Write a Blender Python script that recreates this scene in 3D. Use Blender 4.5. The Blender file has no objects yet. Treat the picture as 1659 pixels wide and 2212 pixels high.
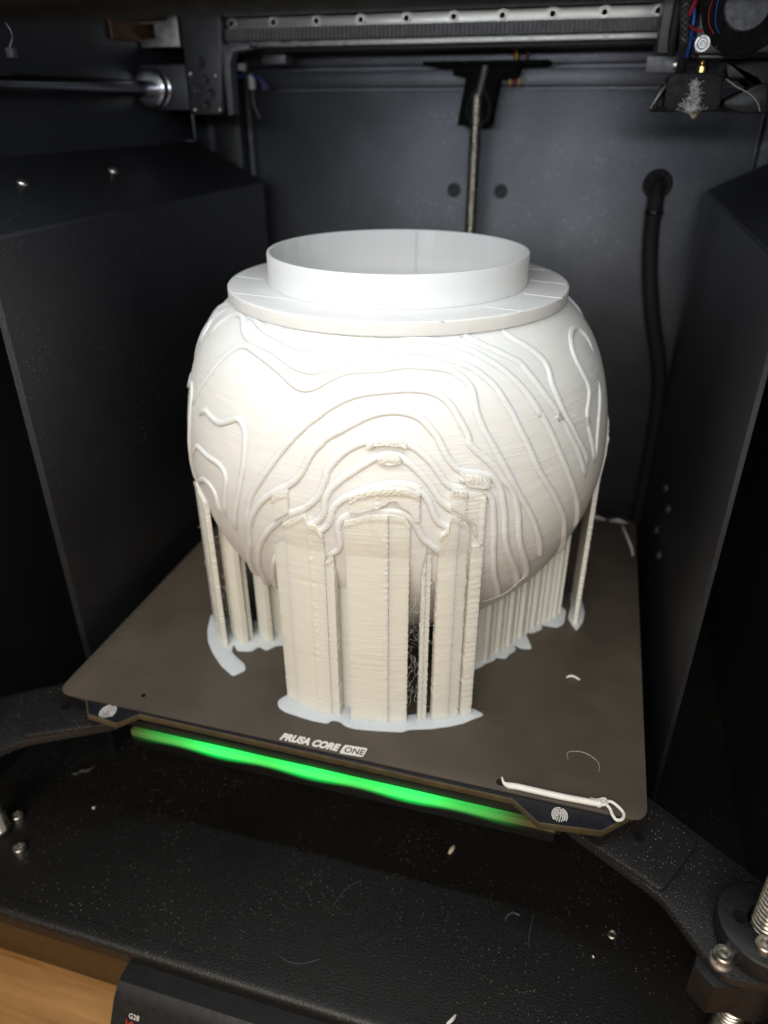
import bpy, bmesh, math, random
import numpy as np
from mathutils import Vector, Matrix, noise

# ------------------------------------------------------------------ camera, world, lights, exposure
MM = 0.001
scene = bpy.context.scene
COL = scene.collection
random.seed(7)

CAM_LOC = (82.07, -313.77, 230.22)            # millimetres
PITCH, YAW, ROLL = 0.5086, -0.2746, -0.0016
def cam_axes():
    fwd = Vector((math.sin(YAW)*math.cos(PITCH), math.cos(YAW)*math.cos(PITCH), -math.sin(PITCH)))
    right = Vector((math.cos(YAW), -math.sin(YAW), 0)); up = right.cross(fwd)
    c, s = math.cos(ROLL), math.sin(ROLL)
    return c*right+s*up, -s*right+c*up, fwd
R_, U_, F_ = cam_axes()
cd = bpy.data.cameras.new('camera'); cam = bpy.data.objects.new('camera', cd); COL.objects.link(cam)
cam.matrix_world = Matrix(((R_.x, U_.x, -F_.x, CAM_LOC[0]*MM), (R_.y, U_.y, -F_.y, CAM_LOC[1]*MM), (R_.z, U_.z, -F_.z, CAM_LOC[2]*MM), (0, 0, 0, 1)))
cd.sensor_fit = 'VERTICAL'; cd.sensor_height = 36.0; cd.lens = 1572.7/2212*36.0
cd.clip_start = 0.005; cd.clip_end = 20
cd.dof.use_dof = True; cd.dof.focus_distance = 0.262; cd.dof.aperture_fstop = 7.5
scene.camera = cam

w = bpy.data.worlds.new('World'); scene.world = w; w.use_nodes = True
bg = w.node_tree.nodes['Background']; bg.inputs[0].default_value = (1.0, 0.90, 0.80, 1); bg.inputs[1].default_value = 0.06

def area(name, loc, target, sx, sy, power, color):
    l = bpy.data.lights.new(name, 'AREA'); l.shape = 'RECTANGLE'; l.size = sx*MM; l.size_y = sy*MM
    l.energy = power; l.color = color
    o = bpy.data.objects.new(name, l); COL.objects.link(o)
    o.location = Vector(loc)*MM
    o.rotation_euler = (Vector(target)-Vector(loc)).to_track_quat('-Z', 'Y').to_euler()
    return o
# the printer's own LED strip behind the front top bar, and the warm lamp of the room
area('led_strip', (0, -157, 266), (0, 60, 110), 330, 14, 0.42, (0.89, 0.95, 1.0))
area('room_lamp', (40, -1080, 720), (0, -60, 40), 800, 800, 12.5, (1.0, 0.925, 0.80))

vs = scene.view_settings
vs.view_transform = 'Standard'; vs.look = 'None'; vs.exposure = 0; vs.gamma = 1
scene.render.engine = 'CYCLES'

# ------------------------------------------------------------------ materials
def newmat(name):
    m = bpy.data.materials.new(name); m.use_nodes = True
    nt = m.node_tree; return m, nt, nt.nodes['Principled BSDF'], nt.nodes, nt.links
def pos_scaled(nt, sc):
    g = nt.nodes.new('ShaderNodeNewGeometry'); mp = nt.nodes.new('ShaderNodeMapping')
    mp.inputs['Scale'].default_value = sc
    nt.links.new(g.outputs['Position'], mp.inputs['Vector']); return mp.outputs['Vector']
def ntex(nt, vec, scale, detail=3, rough=.55):
    n = nt.nodes.new('ShaderNodeTexNoise'); n.inputs['Scale'].default_value = scale
    n.inputs['Detail'].default_value = detail; n.inputs['Roughness'].default_value = rough
    nt.links.new(vec, n.inputs['Vector']); return n.outputs['Fac']
def ramp(nt, val, a, b, ca=(0, 0, 0, 1), cb=(1, 1, 1, 1)):
    r = nt.nodes.new('ShaderNodeValToRGB'); r.color_ramp.elements[0].position = a; r.color_ramp.elements[1].position = b
    r.color_ramp.elements[0].color = ca; r.color_ramp.elements[1].color = cb
    nt.links.new(val, r.inputs[0]); return r.outputs[0]
def bump(nt, b, h, strength, dist, prev=None):
    bn = nt.nodes.new('ShaderNodeBump'); bn.inputs['Strength'].default_value = strength; bn.inputs['Distance'].default_value = dist
    nt.links.new(h, bn.inputs['Height'])
    if prev: nt.links.new(prev, bn.inputs['Normal'])
    nt.links.new(bn.outputs[0], b.inputs['Normal']); return bn.outputs[0]
def plain(name, col, rough=.5, metal=0., spec=.5, bs=None, var=0.0):
    m, nt, b, N, L = newmat(name)
    b.inputs['Base Color'].default_value = (*col, 1); b.inputs['Roughness'].default_value = rough
    b.inputs['Metallic'].default_value = metal; b.inputs['Specular IOR Level'].default_value = spec
    v = pos_scaled(nt, (1, 1, 1))
    if var:
        f = ntex(nt, v, 180, 4)
        c = ramp(nt, f, .3, .7, (*[max(0, x*(1-var)) for x in col], 1), (*[min(1, x*(1+var)) for x in col], 1))
        L.new(c, b.inputs['Base Color'])
        r2 = ramp(nt, ntex(nt, v, 400, 3), .3, .7, (rough*.8,)*3+(1,), (min(1, rough*1.2),)*3+(1,)); L.new(r2, b.inputs['Roughness'])
    if bs: bump(nt, b, ntex(nt, v, bs[0], 2), bs[1], bs[2])
    return m
def powder(name, col, rough=.42, grain=1300, strength=.5, glint_dust=.5, glint_dust_scale=330, tint=(.32, .31, .30), gl=.5, met=0.0):
    """black powder coat: pebbled relief with pale specks painted in, glints as well as dusting"""
    m, nt, b, N, L = newmat(name)
    v = pos_scaled(nt, (1, 1, 1))
    big = ntex(nt, v, 14, 4)
    c0 = ramp(nt, big, .3, .75, (*[x*.75 for x in col], 1), (*[x*1.3 for x in col], 1))
    vo = N.new('ShaderNodeTexVoronoi'); vo.inputs['Scale'].default_value = glint_dust_scale; vo.inputs['Randomness'].default_value = 1; L.new(v, vo.inputs['Vector'])
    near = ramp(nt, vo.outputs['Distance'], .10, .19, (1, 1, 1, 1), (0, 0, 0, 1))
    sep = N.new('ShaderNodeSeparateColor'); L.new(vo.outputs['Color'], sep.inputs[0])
    gate = ramp(nt, sep.outputs[0], 1-glint_dust*.32, 1-glint_dust*.32+.12)
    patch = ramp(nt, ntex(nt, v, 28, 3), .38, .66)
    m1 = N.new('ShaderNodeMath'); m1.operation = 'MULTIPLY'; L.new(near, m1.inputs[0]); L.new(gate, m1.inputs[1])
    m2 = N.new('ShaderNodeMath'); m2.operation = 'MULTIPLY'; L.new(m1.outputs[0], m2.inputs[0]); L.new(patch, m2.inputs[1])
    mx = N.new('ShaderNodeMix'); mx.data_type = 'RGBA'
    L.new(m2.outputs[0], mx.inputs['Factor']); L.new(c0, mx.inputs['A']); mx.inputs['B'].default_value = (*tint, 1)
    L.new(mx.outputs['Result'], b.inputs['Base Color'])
    b.inputs['Roughness'].default_value = rough; b.inputs['Specular IOR Level'].default_value = gl; b.inputs['Metallic'].default_value = met
    bump(nt, b, ntex(nt, v, grain, 2, .6), strength, .00025)
    return m
def printed(name, col, streak=.35, dist=.00025, zs=1100, xs=60, ys=None, sss=.12, rough=.5, fine=.12):
    """layered FDM plastic: long horizontal streaks"""
    m, nt, b, N, L = newmat(name)
    v = pos_scaled(nt, (xs, ys or xs, zs))
    f = ntex(nt, v, 1, 3, .6)
    v2 = pos_scaled(nt, (xs*.35, xs*.35, zs*.12)); f2 = ntex(nt, v2, 1, 3, .6)
    c = ramp(nt, f2, .25, .8, (*[x*.95 for x in col], 1), (*col, 1)); L.new(c, b.inputs['Base Color'])
    b.inputs['Roughness'].default_value = rough; b.inputs['Specular IOR Level'].default_value = .35
    b.inputs['Subsurface Weight'].default_value = sss
    b.inputs['Subsurface Radius'].default_value = (1.0, .78, .5); b.inputs['Subsurface Scale'].default_value = .006
    # streaks only in irregular areas
    area_ = ramp(nt, ntex(nt, pos_scaled(nt, (18, 18, 45)), 1, 3), .38, .68)
    mm_ = N.new('ShaderNodeMath'); mm_.operation = 'MULTIPLY'; L.new(f, mm_.inputs[0]); L.new(area_, mm_.inputs[1])
    p = bump(nt, b, mm_.outputs[0], streak, dist)
    bump(nt, b, ntex(nt, pos_scaled(nt, (1, 1, 1)), 900, 2), fine, .0001, p)
    return m
def metal(name, col, rough, brushed=None):
    m, nt, b, N, L = newmat(name)
    b.inputs['Base Color'].default_value = (*col, 1); b.inputs['Metallic'].default_value = 1; b.inputs['Roughness'].default_value = rough
    v = pos_scaled(nt, brushed or (300, 300, 300)); f = ntex(nt, v, 1, 3)
    L.new(ramp(nt, f, .3, .7, (*[x*.7 for x in col], 1), (*col, 1)), b.inputs['Base Color'])
    L.new(ramp(nt, f, .3, .7, (rough*.7,)*3+(1,), (min(1, rough*1.3),)*3+(1,)), b.inputs['Roughness'])
    return m

M = {}
M['vase'] = printed('ivory_print', (.83, .82, .785), 1.0, .0004, sss=.45)
M['rim'] = printed('ivory_rim', (.80, .79, .765), .35, .0002, zs=6, xs=330, sss=.4)
M['support'] = printed('ivory_support', (.84, .815, .74), 1.0, .0004, zs=1250, xs=45, fine=.12, sss=.45)
M['raft'] = printed('raft_plastic', (.60, .645, .68), 1.0, .0009, zs=20, xs=1000, ys=60)  # blue grey of thin plastic under the LED painted into the colour
M['string'] = plain('string_hair', (.8, .77, .7), .4)
M['wall'] = powder('wall_powder', (.115, .119, .136), .45, 900, .7, 2.2, 400, (.42, .43, .46), .6, .85)  # pale specks painted into the colour for the coat's blurred glints
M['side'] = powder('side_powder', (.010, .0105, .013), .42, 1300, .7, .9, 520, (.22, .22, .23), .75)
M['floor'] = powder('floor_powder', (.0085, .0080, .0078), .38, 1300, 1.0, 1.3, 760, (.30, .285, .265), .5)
M['arm'] = powder('arm_powder', (.015, .0145, .015), .36, 1500, .9, 1.4, 950, (.40, .39, .38), .5)
M['black'] = plain('black_plastic', (.010, .010, .011), .45, 0, .4, (900, .2, .0001), .2)
M['blackgloss'] = plain('black_gloss', (.008, .008, .009), .25, 0, .5, None, .2)
M['belt'] = plain('belt_rubber', (.095, .095, .10), .55, 0, .4, None, .2)
M['matte'] = plain('matte_black', (.004, .004, .004), .8, 0, .1, None, .2)
M['rubber'] = plain('black_rubber', (.014, .014, .015), .7, 0, .3, (1500, .4, .0002), .2)
M['dgrey'] = plain('dark_grey_metal', (.035, .036, .042), .45, .3, .5, (700, .2, .0001), .2)
M['grey'] = plain('grey_bracket', (.10, .10, .11), .5, .5, .5, (700, .2, .0001), .2)
M['alu'] = metal('aluminium', (.42, .42, .42), .45)
M['steel'] = metal('rail_steel', (.44, .43, .41), .42, (30, 900, 900))
M['chrome'] = metal('polished_steel', (.45, .46, .5), .18, (600, 20, 600))
M['bolt'] = metal('zinc_bolt', (.60, .57, .52), .38)
M['brass'] = metal('brass', (.75, .52, .20), .25)
M['screw'] = metal('screw_steel', (.68, .63, .55), .34)
M['sheet'] = None
M['bedtop'] = plain('bed_black', (.012, .013, .018), .38, 0, .5, (800, .1, .0001), .2)
M['bededge'] = plain('bed_bronze_edge', (.085, .068, .036), .45, .2, .5, (900, .2, .0001), .25)
M['white'] = plain('white_print', (.72, .71, .68), .55, 0, .3, None, .06)
M['scrap'] = plain('white_filament', (.82, .81, .77), .4, 0, .4, (700, .1, .0001), .05)
M['red'] = plain('red_wire', (.3, .02, .035), .4, 0, .4, None, .1)
M['blue'] = plain('blue_wire', (.02, .07, .28), .4, 0, .4, None, .1)
M['yellow'] = plain('yellow_wire', (.7, .45, .05), .4, 0, .4, None, .1)
M['redprint'] = plain('red_print', (.75, .06, .03), .45, 0, .3, None, .05)
M['brown'] = plain('brown_view', (.055, .026, .016), .5, 0, .4, (500, .1, .0001), .2)
M['panel'] = plain('front_panel', (.055, .030, .012), .35, 0, .5, (900, .2, .0001), .15)  # brown of the reflected table wood put into the colour
M['fluff'] = plain('fluff', (.75, .75, .76), .6, 0, .3)
M['nozzle'] = plain('cream_nozzle', (.7, .6, .45), .5, 0, .3)
def sheet_mat():
    m, nt, b, N, L = newmat('pei_sheet')
    v = pos_scaled(nt, (1, 1, 1))
    c = ramp(nt, ntex(nt, v, 22, 5), .25, .8, (.048, .039, .031, 1), (.098, .080, .063, 1)); 
    # rubbed, slightly shinier streaks
    st = ramp(nt, ntex(nt, pos_scaled(nt, (25, 160, 1)), 1, 4), .45, .75)
    L.new(c, b.inputs['Base Color'])
    L.new(ramp(nt, st, 0, 1, (.56, .56, .56, 1), (.47, .47, .47, 1)), b.inputs['Roughness'])
    b.inputs['Specular IOR Level'].default_value = .5
    bump(nt, b, ntex(nt, v, 2600, 2), .25, .0001)
    return m
M['sheet'] = sheet_mat()
def wood_mat():
    m, nt, b, N, L = newmat('table_wood')
    v = pos_scaled(nt, (9, 60, 20)); f = ntex(nt, v, 1, 6, .6)
    v2 = pos_scaled(nt, (30, 600, 100)); f2 = ntex(nt, v2, 1, 3)
    mx = N.new('ShaderNodeMath'); mx.operation = 'MULTIPLY_ADD'; L.new(f2, mx.inputs[0]); mx.inputs[1].default_value = .35; L.new(f, mx.inputs[2])
    L.new(ramp(nt, mx.outputs[0], .4, .95, (.25, .11, .03, 1), (.56, .30, .11, 1)), b.inputs['Base Color'])
    b.inputs['Roughness'].default_value = .5; bump(nt, b, mx.outputs[0], .15, .0005)
    return m
M['wood'] = wood_mat()
def led_mat():
    m, nt, b, N, L = newmat('green_guide_and_spill')
    b.inputs['Roughness'].default_value = .3
    g = N.new('ShaderNodeNewGeometry'); s = N.new('ShaderNodeSeparateXYZ'); L.new(g.outputs['Position'], s.inputs[0])
    def mth(op, a, b_=None, c_=None):
        n = N.new('ShaderNodeMath'); n.operation = op
        for i, v in enumerate((a, b_, c_)):
            if v is None: continue
            if isinstance(v, (int, float)): n.inputs[i].default_value = v
            else: L.new(v, n.inputs[i])
        return n.outputs[0]
    def mrange(v, a, b_, c_, d, smooth=True):
        n = N.new('ShaderNodeMapRange'); n.interpolation_type = 'SMOOTHSTEP' if smooth else 'LINEAR'; L.new(v, n.inputs['Value'])
        for k, x in zip(('From Min', 'From Max', 'To Min', 'To Max'), (a, b_, c_, d)): n.inputs[k].default_value = x
        return n.outputs[0]
    # diodes sit every 42 mm behind the guide: spill lobes on the face below painted as emission, the ends stay dark
    lobe = mrange(mth('COSINE', mth('MULTIPLY_ADD', s.outputs['X'], 2*math.pi/.042, .9)), -1, 1, 0, 1, False)
    depth = mth('SUBTRACT', -.0132, s.outputs['Z'])                      # below the guide's top edge, metres
    L.new(ramp(nt, mth('MULTIPLY', depth, 100.0), .30, .34, (.10, .10, .04, 1), (.005, .006, .005, 1)), b.inputs['Base Color'])
    reach = mth('MULTIPLY_ADD', lobe, .0013, .0036)
    fall = mrange(mth('DIVIDE', depth, reach), .35, 1.3, 1, 0)
    ends = mrange(mth('ABSOLUTE', mth('ADD', s.outputs['X'], .004)), .045, .090, 1, 0)
    st = mth('MULTIPLY', mth('MULTIPLY', fall, ends), mth('MULTIPLY_ADD', lobe, .45, .8))
    b.inputs['Emission Color'].default_value = (0.0, 1.0, .13, 1); L.new(mth('MULTIPLY', st, 1.1), b.inputs['Emission Strength'])
    return m
M['led'] = led_mat()

# ------------------------------------------------------------------ mesh helpers (millimetres in, metres out)
def link(name, me, mat, parent=None, smooth=None):
    o = bpy.data.objects.new(name, me); COL.objects.link(o)
    if mat: me.materials.append(mat)
    if smooth is not None:
        me.polygons.foreach_set('use_smooth', [True]*len(me.polygons))
        if smooth < 180:
            try: me.set_sharp_from_angle(angle=math.radians(smooth))
            except Exception: pass
    if parent:
        o.parent = parent
        o.matrix_parent_inverse = Matrix.Translation(-WLOC[parent.name])
    WLOC[o.name] = o.location.copy() + (Vector((0, 0, 0)))
    return o
WLOC = {}
def mk(name, verts, faces, mat, parent=None, smooth=None):
    v = np.asarray(verts, dtype=float)*MM
    c = (v.min(0)+v.max(0))/2; c[2] = v[:, 2].min()
    me = bpy.data.meshes.new(name); me.from_pydata([tuple(x) for x in (v-c)], [], faces); me.update()
    o = link(name, me, mat, parent, smooth); o.location = c; WLOC[o.name] = Vector(c); return o
def from_bm(name, bm, mat, parent=None, smooth=None):
    bmesh.ops.recalc_face_normals(bm, faces=bm.faces)
    vs_ = [v.co[:] for v in bm.verts]; bm.verts.index_update(); fs = [[v.index for v in f.verts] for f in bm.faces]; bm.free()
    return mk(name, vs_, fs, mat, parent, smooth)
def empty(name, loc, label=None, cat=None, group=None):
    o = bpy.data.objects.new(name, None); COL.objects.link(o); o.location = Vector(loc)*MM; o.empty_display_size = .01
    WLOC[o.name] = Vector(loc)*MM
    if label: tag(o, label, cat, group)
    return o
def tag(o, label, cat, group=None):
    o['label'] = label; o['category'] = cat
    if group: o['group'] = group
    return o
def struct(o, label=None):
    o['kind'] = 'structure'
    if label: o['label'] = label
    return o
def bm_box(bm, lo, hi, bev=0, mat4=None):
    r = bmesh.ops.create_cube(bm, size=1)
    vs_ = r['verts']
    for v in vs_:
        v.co = Vector([lo[i]+(v.co[i]+.5)*(hi[i]-lo[i]) for i in range(3)])
    if bev:
        es = list({e for v in vs_ for e in v.link_edges})
        g = bmesh.ops.bevel(bm, geom=es, offset=bev, segments=2, affect='EDGES', profile=.5)
        vs_ = list({v for v in g['verts']})
    if mat4 is not None:
        for v in vs_: v.co = mat4 @ v.co
def box(name, lo, hi, mat, parent=None, bev=0.4, m4=None):
    bm = bmesh.new(); bm_box(bm, lo, hi, bev, m4); return from_bm(name, bm, mat, parent, 35 if bev else None)
def prism_vf(poly, axis, a, b):
    """extrude 2D polygon along axis ('x','y','z') from a to b"""
    n = len(poly); V = []
    for h in (a, b):
        for p in poly:
            V.append({'z': (p[0], p[1], h), 'y': (p[0], h, p[1]), 'x': (h, p[0], p[1])}[axis])
    F = [list(range(n))[::-1], list(range(n, 2*n))]+[[i, (i+1) % n, n+(i+1) % n, n+i] for i in range(n)]
    return V, F
def prism(name, poly, axis, a, b, mat, parent=None, bev=0.3):
    V, F = prism_vf(poly, axis, a, b)
    bm = bmesh.new(); vv = [bm.verts.new(v) for v in V]
    for f in F: bm.faces.new([vv[i] for i in f])
    bmesh.ops.recalc_face_normals(bm, faces=bm.faces)
    if bev:
        bm.normal_update()
        caps = [f for f in bm.faces if len(f.verts) == len(poly)]
        es = list({e for f in caps for e in f.edges})
        bmesh.ops.bevel(bm, geom=es, offset=bev, segments=2, affect='EDGES', profile=.5)
    return from_bm(name, bm, mat, parent, 35)
def round_poly(pts, r, seg=5):
    out = []; n = len(pts)
    for i in range(n):
        p = Vector(pts[i]); a = Vector(pts[i-1]); b = Vector(pts[(i+1) % n])
        u = (a-p); v = (b-p); lu, lv = u.length, v.length; u.normalize(); v.normalize()
        d = min(r, lu*.45, lv*.45)
        s, e = p+u*d, p+v*d
        for k in range(seg+1):
            t = k/seg; q = (1-t)**2*s+2*t*(1-t)*p+t*t*e; out.append((q.x, q.y))
    return out
def basis(d):
    d = Vector(d).normalized(); a = Vector((0, 0, 1)) if abs(d.z) < .9 else Vector((1, 0, 0))
    u = d.cross(a).normalized(); return u, u.cross(d).normalized(), d
def lathe_vf(prof, base, d, seg=24, cap=True):
    """prof: list of (radius, distance along d)"""
    u, v, d = basis(d); base = Vector(base); V = []; F = []
    for r, h in prof:
        for k in range(seg):
            a = 2*math.pi*k/seg; V.append(base+d*h+(u*math.cos(a)+v*math.sin(a))*max(r, 1e-3))
    n = len(prof)
    for i in range(n-1):
        for k in range(seg):
            k2 = (k+1) % seg; F.append([i*seg+k, i*seg+k2, (i+1)*seg+k2, (i+1)*seg+k])
    if cap:
        F.append(list(range(seg))[::-1]); F.append([(n-1)*seg+k for k in range(seg)])
    return V, F
def lathe(name, prof, base, d, mat, parent=None, seg=24, cap=True, smooth=40):
    V, F = lathe_vf(prof, base, d, seg, cap); bm = bmesh.new(); vv = [bm.verts.new(v) for v in V]
    for f in F: bm.faces.new([vv[i] for i in f])
    return from_bm(name, bm, mat, parent, smooth)
def cyl(name, a, b, r, mat, parent=None, seg=20, bev=0.0):
    a, b = Vector(a), Vector(b); L = (b-a).length
    pr = [(r, 0), (r, L)] if not bev else [(r-bev, 0), (r, bev), (r, L-bev), (r-bev, L)]
    return lathe(name, pr, a, b-a, mat, parent, seg)
def tube_vf(path, r, seg=8, taper=None):
    P_ = [Vector(p) for p in path]; V = []; F = []; n = len(P_)
    t0 = (P_[1]-P_[0]).normalized(); u, v, _ = basis(t0)
    for i, p in enumerate(P_):
        t = (P_[min(i+1, n-1)]-P_[max(i-1, 0)]).normalized()
        u = (u-t*u.dot(t)).normalized(); v = t.cross(u)
        rr = r*(taper(i/(n-1)) if taper else 1)
        for k in range(seg):
            a = 2*math.pi*k/seg; V.append(p+(u*math.cos(a)+v*math.sin(a))*rr)
    for i in range(n-1):
        for k in range(seg):
            k2 = (k+1) % seg; F.append([i*seg+k, i*seg+k2, (i+1)*seg+k2, (i+1)*seg+k])
    F.append(list(range(seg))[::-1]); F.append([(n-1)*seg+k for k in range(seg)])
    return V, F
def smooth_path(pts, n=8):
    P_ = [Vector(p) for p in pts]; out = []
    for i in range(len(P_)-1):
        p0, p1, p2, p3 = P_[max(i-1, 0)], P_[i], P_[i+1], P_[min(i+2, len(P_)-1)]
        for k in range(n):
            t = k/n
            out.append(.5*((2*p1)+(p2-p0)*t+(2*p0-5*p1+4*p2-p3)*t*t+(3*p1-p0-3*p2+p3)*t**3))
    out.append(P_[-1]); return out
def tube(name, pts, r, mat, parent=None, seg=8, n=8, taper=None):
    V, F = tube_vf(smooth_path(pts, n), r, seg, taper); return mk(name, V, F, mat, parent, 60)
def multi(name, parts, mat, parent=None, smooth=40):
    V = []; F = []
    for v, f in parts:
        o = len(V); V += list(v); F += [[i+o for i in q] for q in f]
    return mk(name, V, F, mat, parent, smooth)
def bolt(name, p, d, r, h, parent, mat=None, socket=True, washer=0, seg=20):
    """socket head screw, its underside at p, facing d"""
    mat = mat or M['bolt']
    pr = [(r, -.8), (r, h-.4), (r-.35, h)]
    if socket: pr += [(r*.55, h), (r*.5, h-.2), (r*.45, h*.35), (0.01, h*.3)]
    else: pr = [(r, -.8), (r, .2), (r*.85, h*.55), (r*.5, h*.9), (.01, h)]
    if washer: pr = [(washer, -.8), (washer, .5), (r, .5)]+pr[1:]
    V, F = lathe_vf(pr, p, d, seg, False)
    return mk(name, V, F, mat, parent, 40)
def clip_vf(V, F): return V, F

# ------------------------------------------------------------------ the setting: printer chamber
WALL_Y = 192
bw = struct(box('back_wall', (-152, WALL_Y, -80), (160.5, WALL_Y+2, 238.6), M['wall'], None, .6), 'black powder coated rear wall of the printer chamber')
bolt('bolt', (-13.1, WALL_Y, 182.9), (0, -1, 0), 4.2, 1.6, bw, M['dgrey']); bolt('bolt', (17.2, WALL_Y, 182.8), (0, -1, 0), 4.2, 1.6, bw, M['dgrey'])
# stepped lips above the wall sheet
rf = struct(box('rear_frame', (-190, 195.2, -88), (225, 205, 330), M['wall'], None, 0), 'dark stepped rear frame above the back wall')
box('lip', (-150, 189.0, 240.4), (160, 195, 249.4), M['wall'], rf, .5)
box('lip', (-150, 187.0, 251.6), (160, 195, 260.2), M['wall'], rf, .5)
box('beam', (-175, 180, 263), (175, 195, 300), M['black'], rf, .8)
box('rear_post', (-172, 176, -80), (-153, 194.5, 300), M['black'], rf, .8)
box('rear_post', (-152.5, 186, -80), (-149.5, 191, 300), M['grey'], rf, .4)
box('rear_post', (162, 183, -80), (180, 194.5, 300), M['black'], rf, .8)

# floor
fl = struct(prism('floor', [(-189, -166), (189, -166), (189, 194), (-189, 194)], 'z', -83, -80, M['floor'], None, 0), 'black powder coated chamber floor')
# front sill: rounded nose
nose = [(-160, -80.9)]
nose = [(-165.6, -83), (-165.6, -79.5)]
for k in range(9):
    a = math.radians(90+k*90/8); nose.append((-169.5+3.2*math.cos(a), -82.7+3.2*math.sin(a)))
nose += [(-172.7, -88), (-165.6, -88)]
V, F = prism_vf(nose, 'x', -190, 190)
sill = struct(mk('front_sill', V, F, M['floor'], None, 50), 'rounded black front edge of the chamber floor')
fp = struct(box('front_panel', (-190, -171.6, -114), (190, -168, -88.2), M['panel'], None, .3), 'brown lower front panel of the printer above the table')
tb = struct(box('table', (-900, -1200, -130), (900, 700, -114.3), M['wood'], None, 1.0), 'warm wooden table top under the printer')
# top front frame bar above the opening
tbz = 244.3
fb = struct(box('front_frame', (-215, -190, tbz), (215, -168, 320), M['matte'], None, 2.0), 'black front top bar of the printer frame')
# roof and outer side walls keep the room light out of the upper chamber
struct(box('roof', (-215, -168, 330), (215, 205, 333), M['black'], None, 0), 'black printer roof')
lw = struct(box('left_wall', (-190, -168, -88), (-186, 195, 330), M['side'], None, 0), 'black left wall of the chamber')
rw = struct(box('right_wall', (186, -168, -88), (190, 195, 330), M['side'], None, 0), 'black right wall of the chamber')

def side_box(sgn, y0, y1, name, label):
    f = 137.0
    prof = [(f, -80), (f, 186.2), (f+.9, 187.6), (f+35, 204.5), (185.8, 210), (185.8, -80)]
    bm = bmesh.new()
    rows = []
    # face, slanted top, and a flank sloping back to the wall at the near end
    for yi, inset in ((y1, 0), (y0+1.2, 0), (y0, .7)):
        rows.append([bm.verts.new((sgn*(x+inset if x < f+1 else x), yi, z)) for x, z in prof])
    near = [bm.verts.new((sgn*x, y0-46*min(1, max(0, (x-f)/48)), z)) for x, z in ((f+1.2, -80), (f+1.2, 186.2), (f+2, 187.6), (f+35, 204.5), (185.8, 210), (185.8, -80))]
    rows.append(near)
    for a, b in zip(rows, rows[1:]):
        for i in range(len(a)-1): bm.faces.new((a[i], a[i+1], b[i+1], b[i]))
    bm.faces.new(rows[0])
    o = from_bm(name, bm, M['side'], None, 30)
    return struct(o, label)
sl = side_box(-1, -81, 171, 'left_side_panel', 'black sheet metal box on the left chamber wall with slanted top')
sr = side_box(1, -68, 178, 'right_side_panel', 'black sheet metal box on the right chamber wall with slanted top')
for y, z in ((84.2, 40), (59.9, 39.4), (86.1, 11.4), (57.3, 11.4)): bolt('bolt', (137, y, z), (-1, 0, 0), 3.0, 2.2, sr, M['dgrey'], False)
ns = Vector((17.0, 0, 34)).normalized()
for y in (-20.6, 47.8): bolt('bolt', (-165, y, 201), (.43, 0, .9), 2.6, 1.8, sl, M['bolt'], False)

# ------------------------------------------------------------------ heated bed, arms, sheet
SH = 116.0
bed = empty('heated_bed', (0, 0, -8), 'black heated bed plate with bronze edge and fingerprint tabs under the sheet', 'bed')
z1, z0 = -1.0, -4.0
bp = [(-125, 114), (-125, -113), (-113.5, -114.5), (-106, -123.5), (-91, -125.0), (-84.5, -117.6), (78, -118.4), (88.5, -126.4), (111, -123.8), (123.5, -112), (125, -111), (125, 114)]
plate = prism('plate', bp, 'z', z0, z1, M['bededge'], bed, .25)
inset = [(x*.9965, y+(.55 if y < 0 else -.5)) for x, y in bp]
V, F = prism_vf(inset, 'z', z1-.2, z1+.06); mk('top_face', V, F, M['bedtop'], plate)
box('heater', (-121, -106, -9), (121, 110, z0-.01), M['black'], bed, .5)
def fingerprint(cx, cy, rx, ry, rot, parent):
    parts = []
    rnd = random.Random(3)
    def arc(pts):
        V, F = tube_vf(pts, .19, 6); V = [Vector((v.x, v.y, z1+.1+max(-.05, (v.z-z1)*.5))) for v in V]; parts.append((V, F))
    def tr(x, y):
        a = math.radians(rot); x, y = x*rx, y*ry
        return Vector((cx+x*math.cos(a)-y*math.sin(a), cy+x*math.sin(a)+y*math.cos(a), z1))
    for i, s in enumerate((.97, .78, .59, .40, .21)):
        a0, a1 = (-38+i*4, 222-i*5)
        segs = [(a0, a1)] if i % 2 else [(a0, 70+10*i), (84+10*i, a1)]
        for p, q_ in segs:
            pts = []
            for k in range(15):
                a = math.radians(p+(q_-p)*k/14); x, y = s*math.cos(a), s*math.sin(a)
                if y < 0: y *= 1.15
                pts.append(tr(x, y))
            arc(pts)
    for x, y0, y1 in ((-.55, -.25, -.78), (-.3, -.1, -.92), (0, .05, -.98), (.3, -.15, -.9), (.55, -.35, -.75)):
        arc([tr(x+.1*math.sin(k), y0+(y1-y0)*k/5) for k in range(6)])
    multi('fingerprint_mark', parts, M['white'], parent, 60)
fingerprint(-98.2, -119.6, 3.4, 4.0, 8, bed); fingerprint(95.6, -120.6, 2.9, 3.3, 4, bed)

sheet = empty('print_sheet', (0, 0, -.8), 'dark brown steel print sheet with white lettering carrying the vase', 'sheet')
prism('plate', round_poly([(-127, -SH), (127, -SH), (127, SH), (-127, SH)], 7, 7), 'z', -.9, 0, M['sheet'], sheet, .12)
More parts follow.
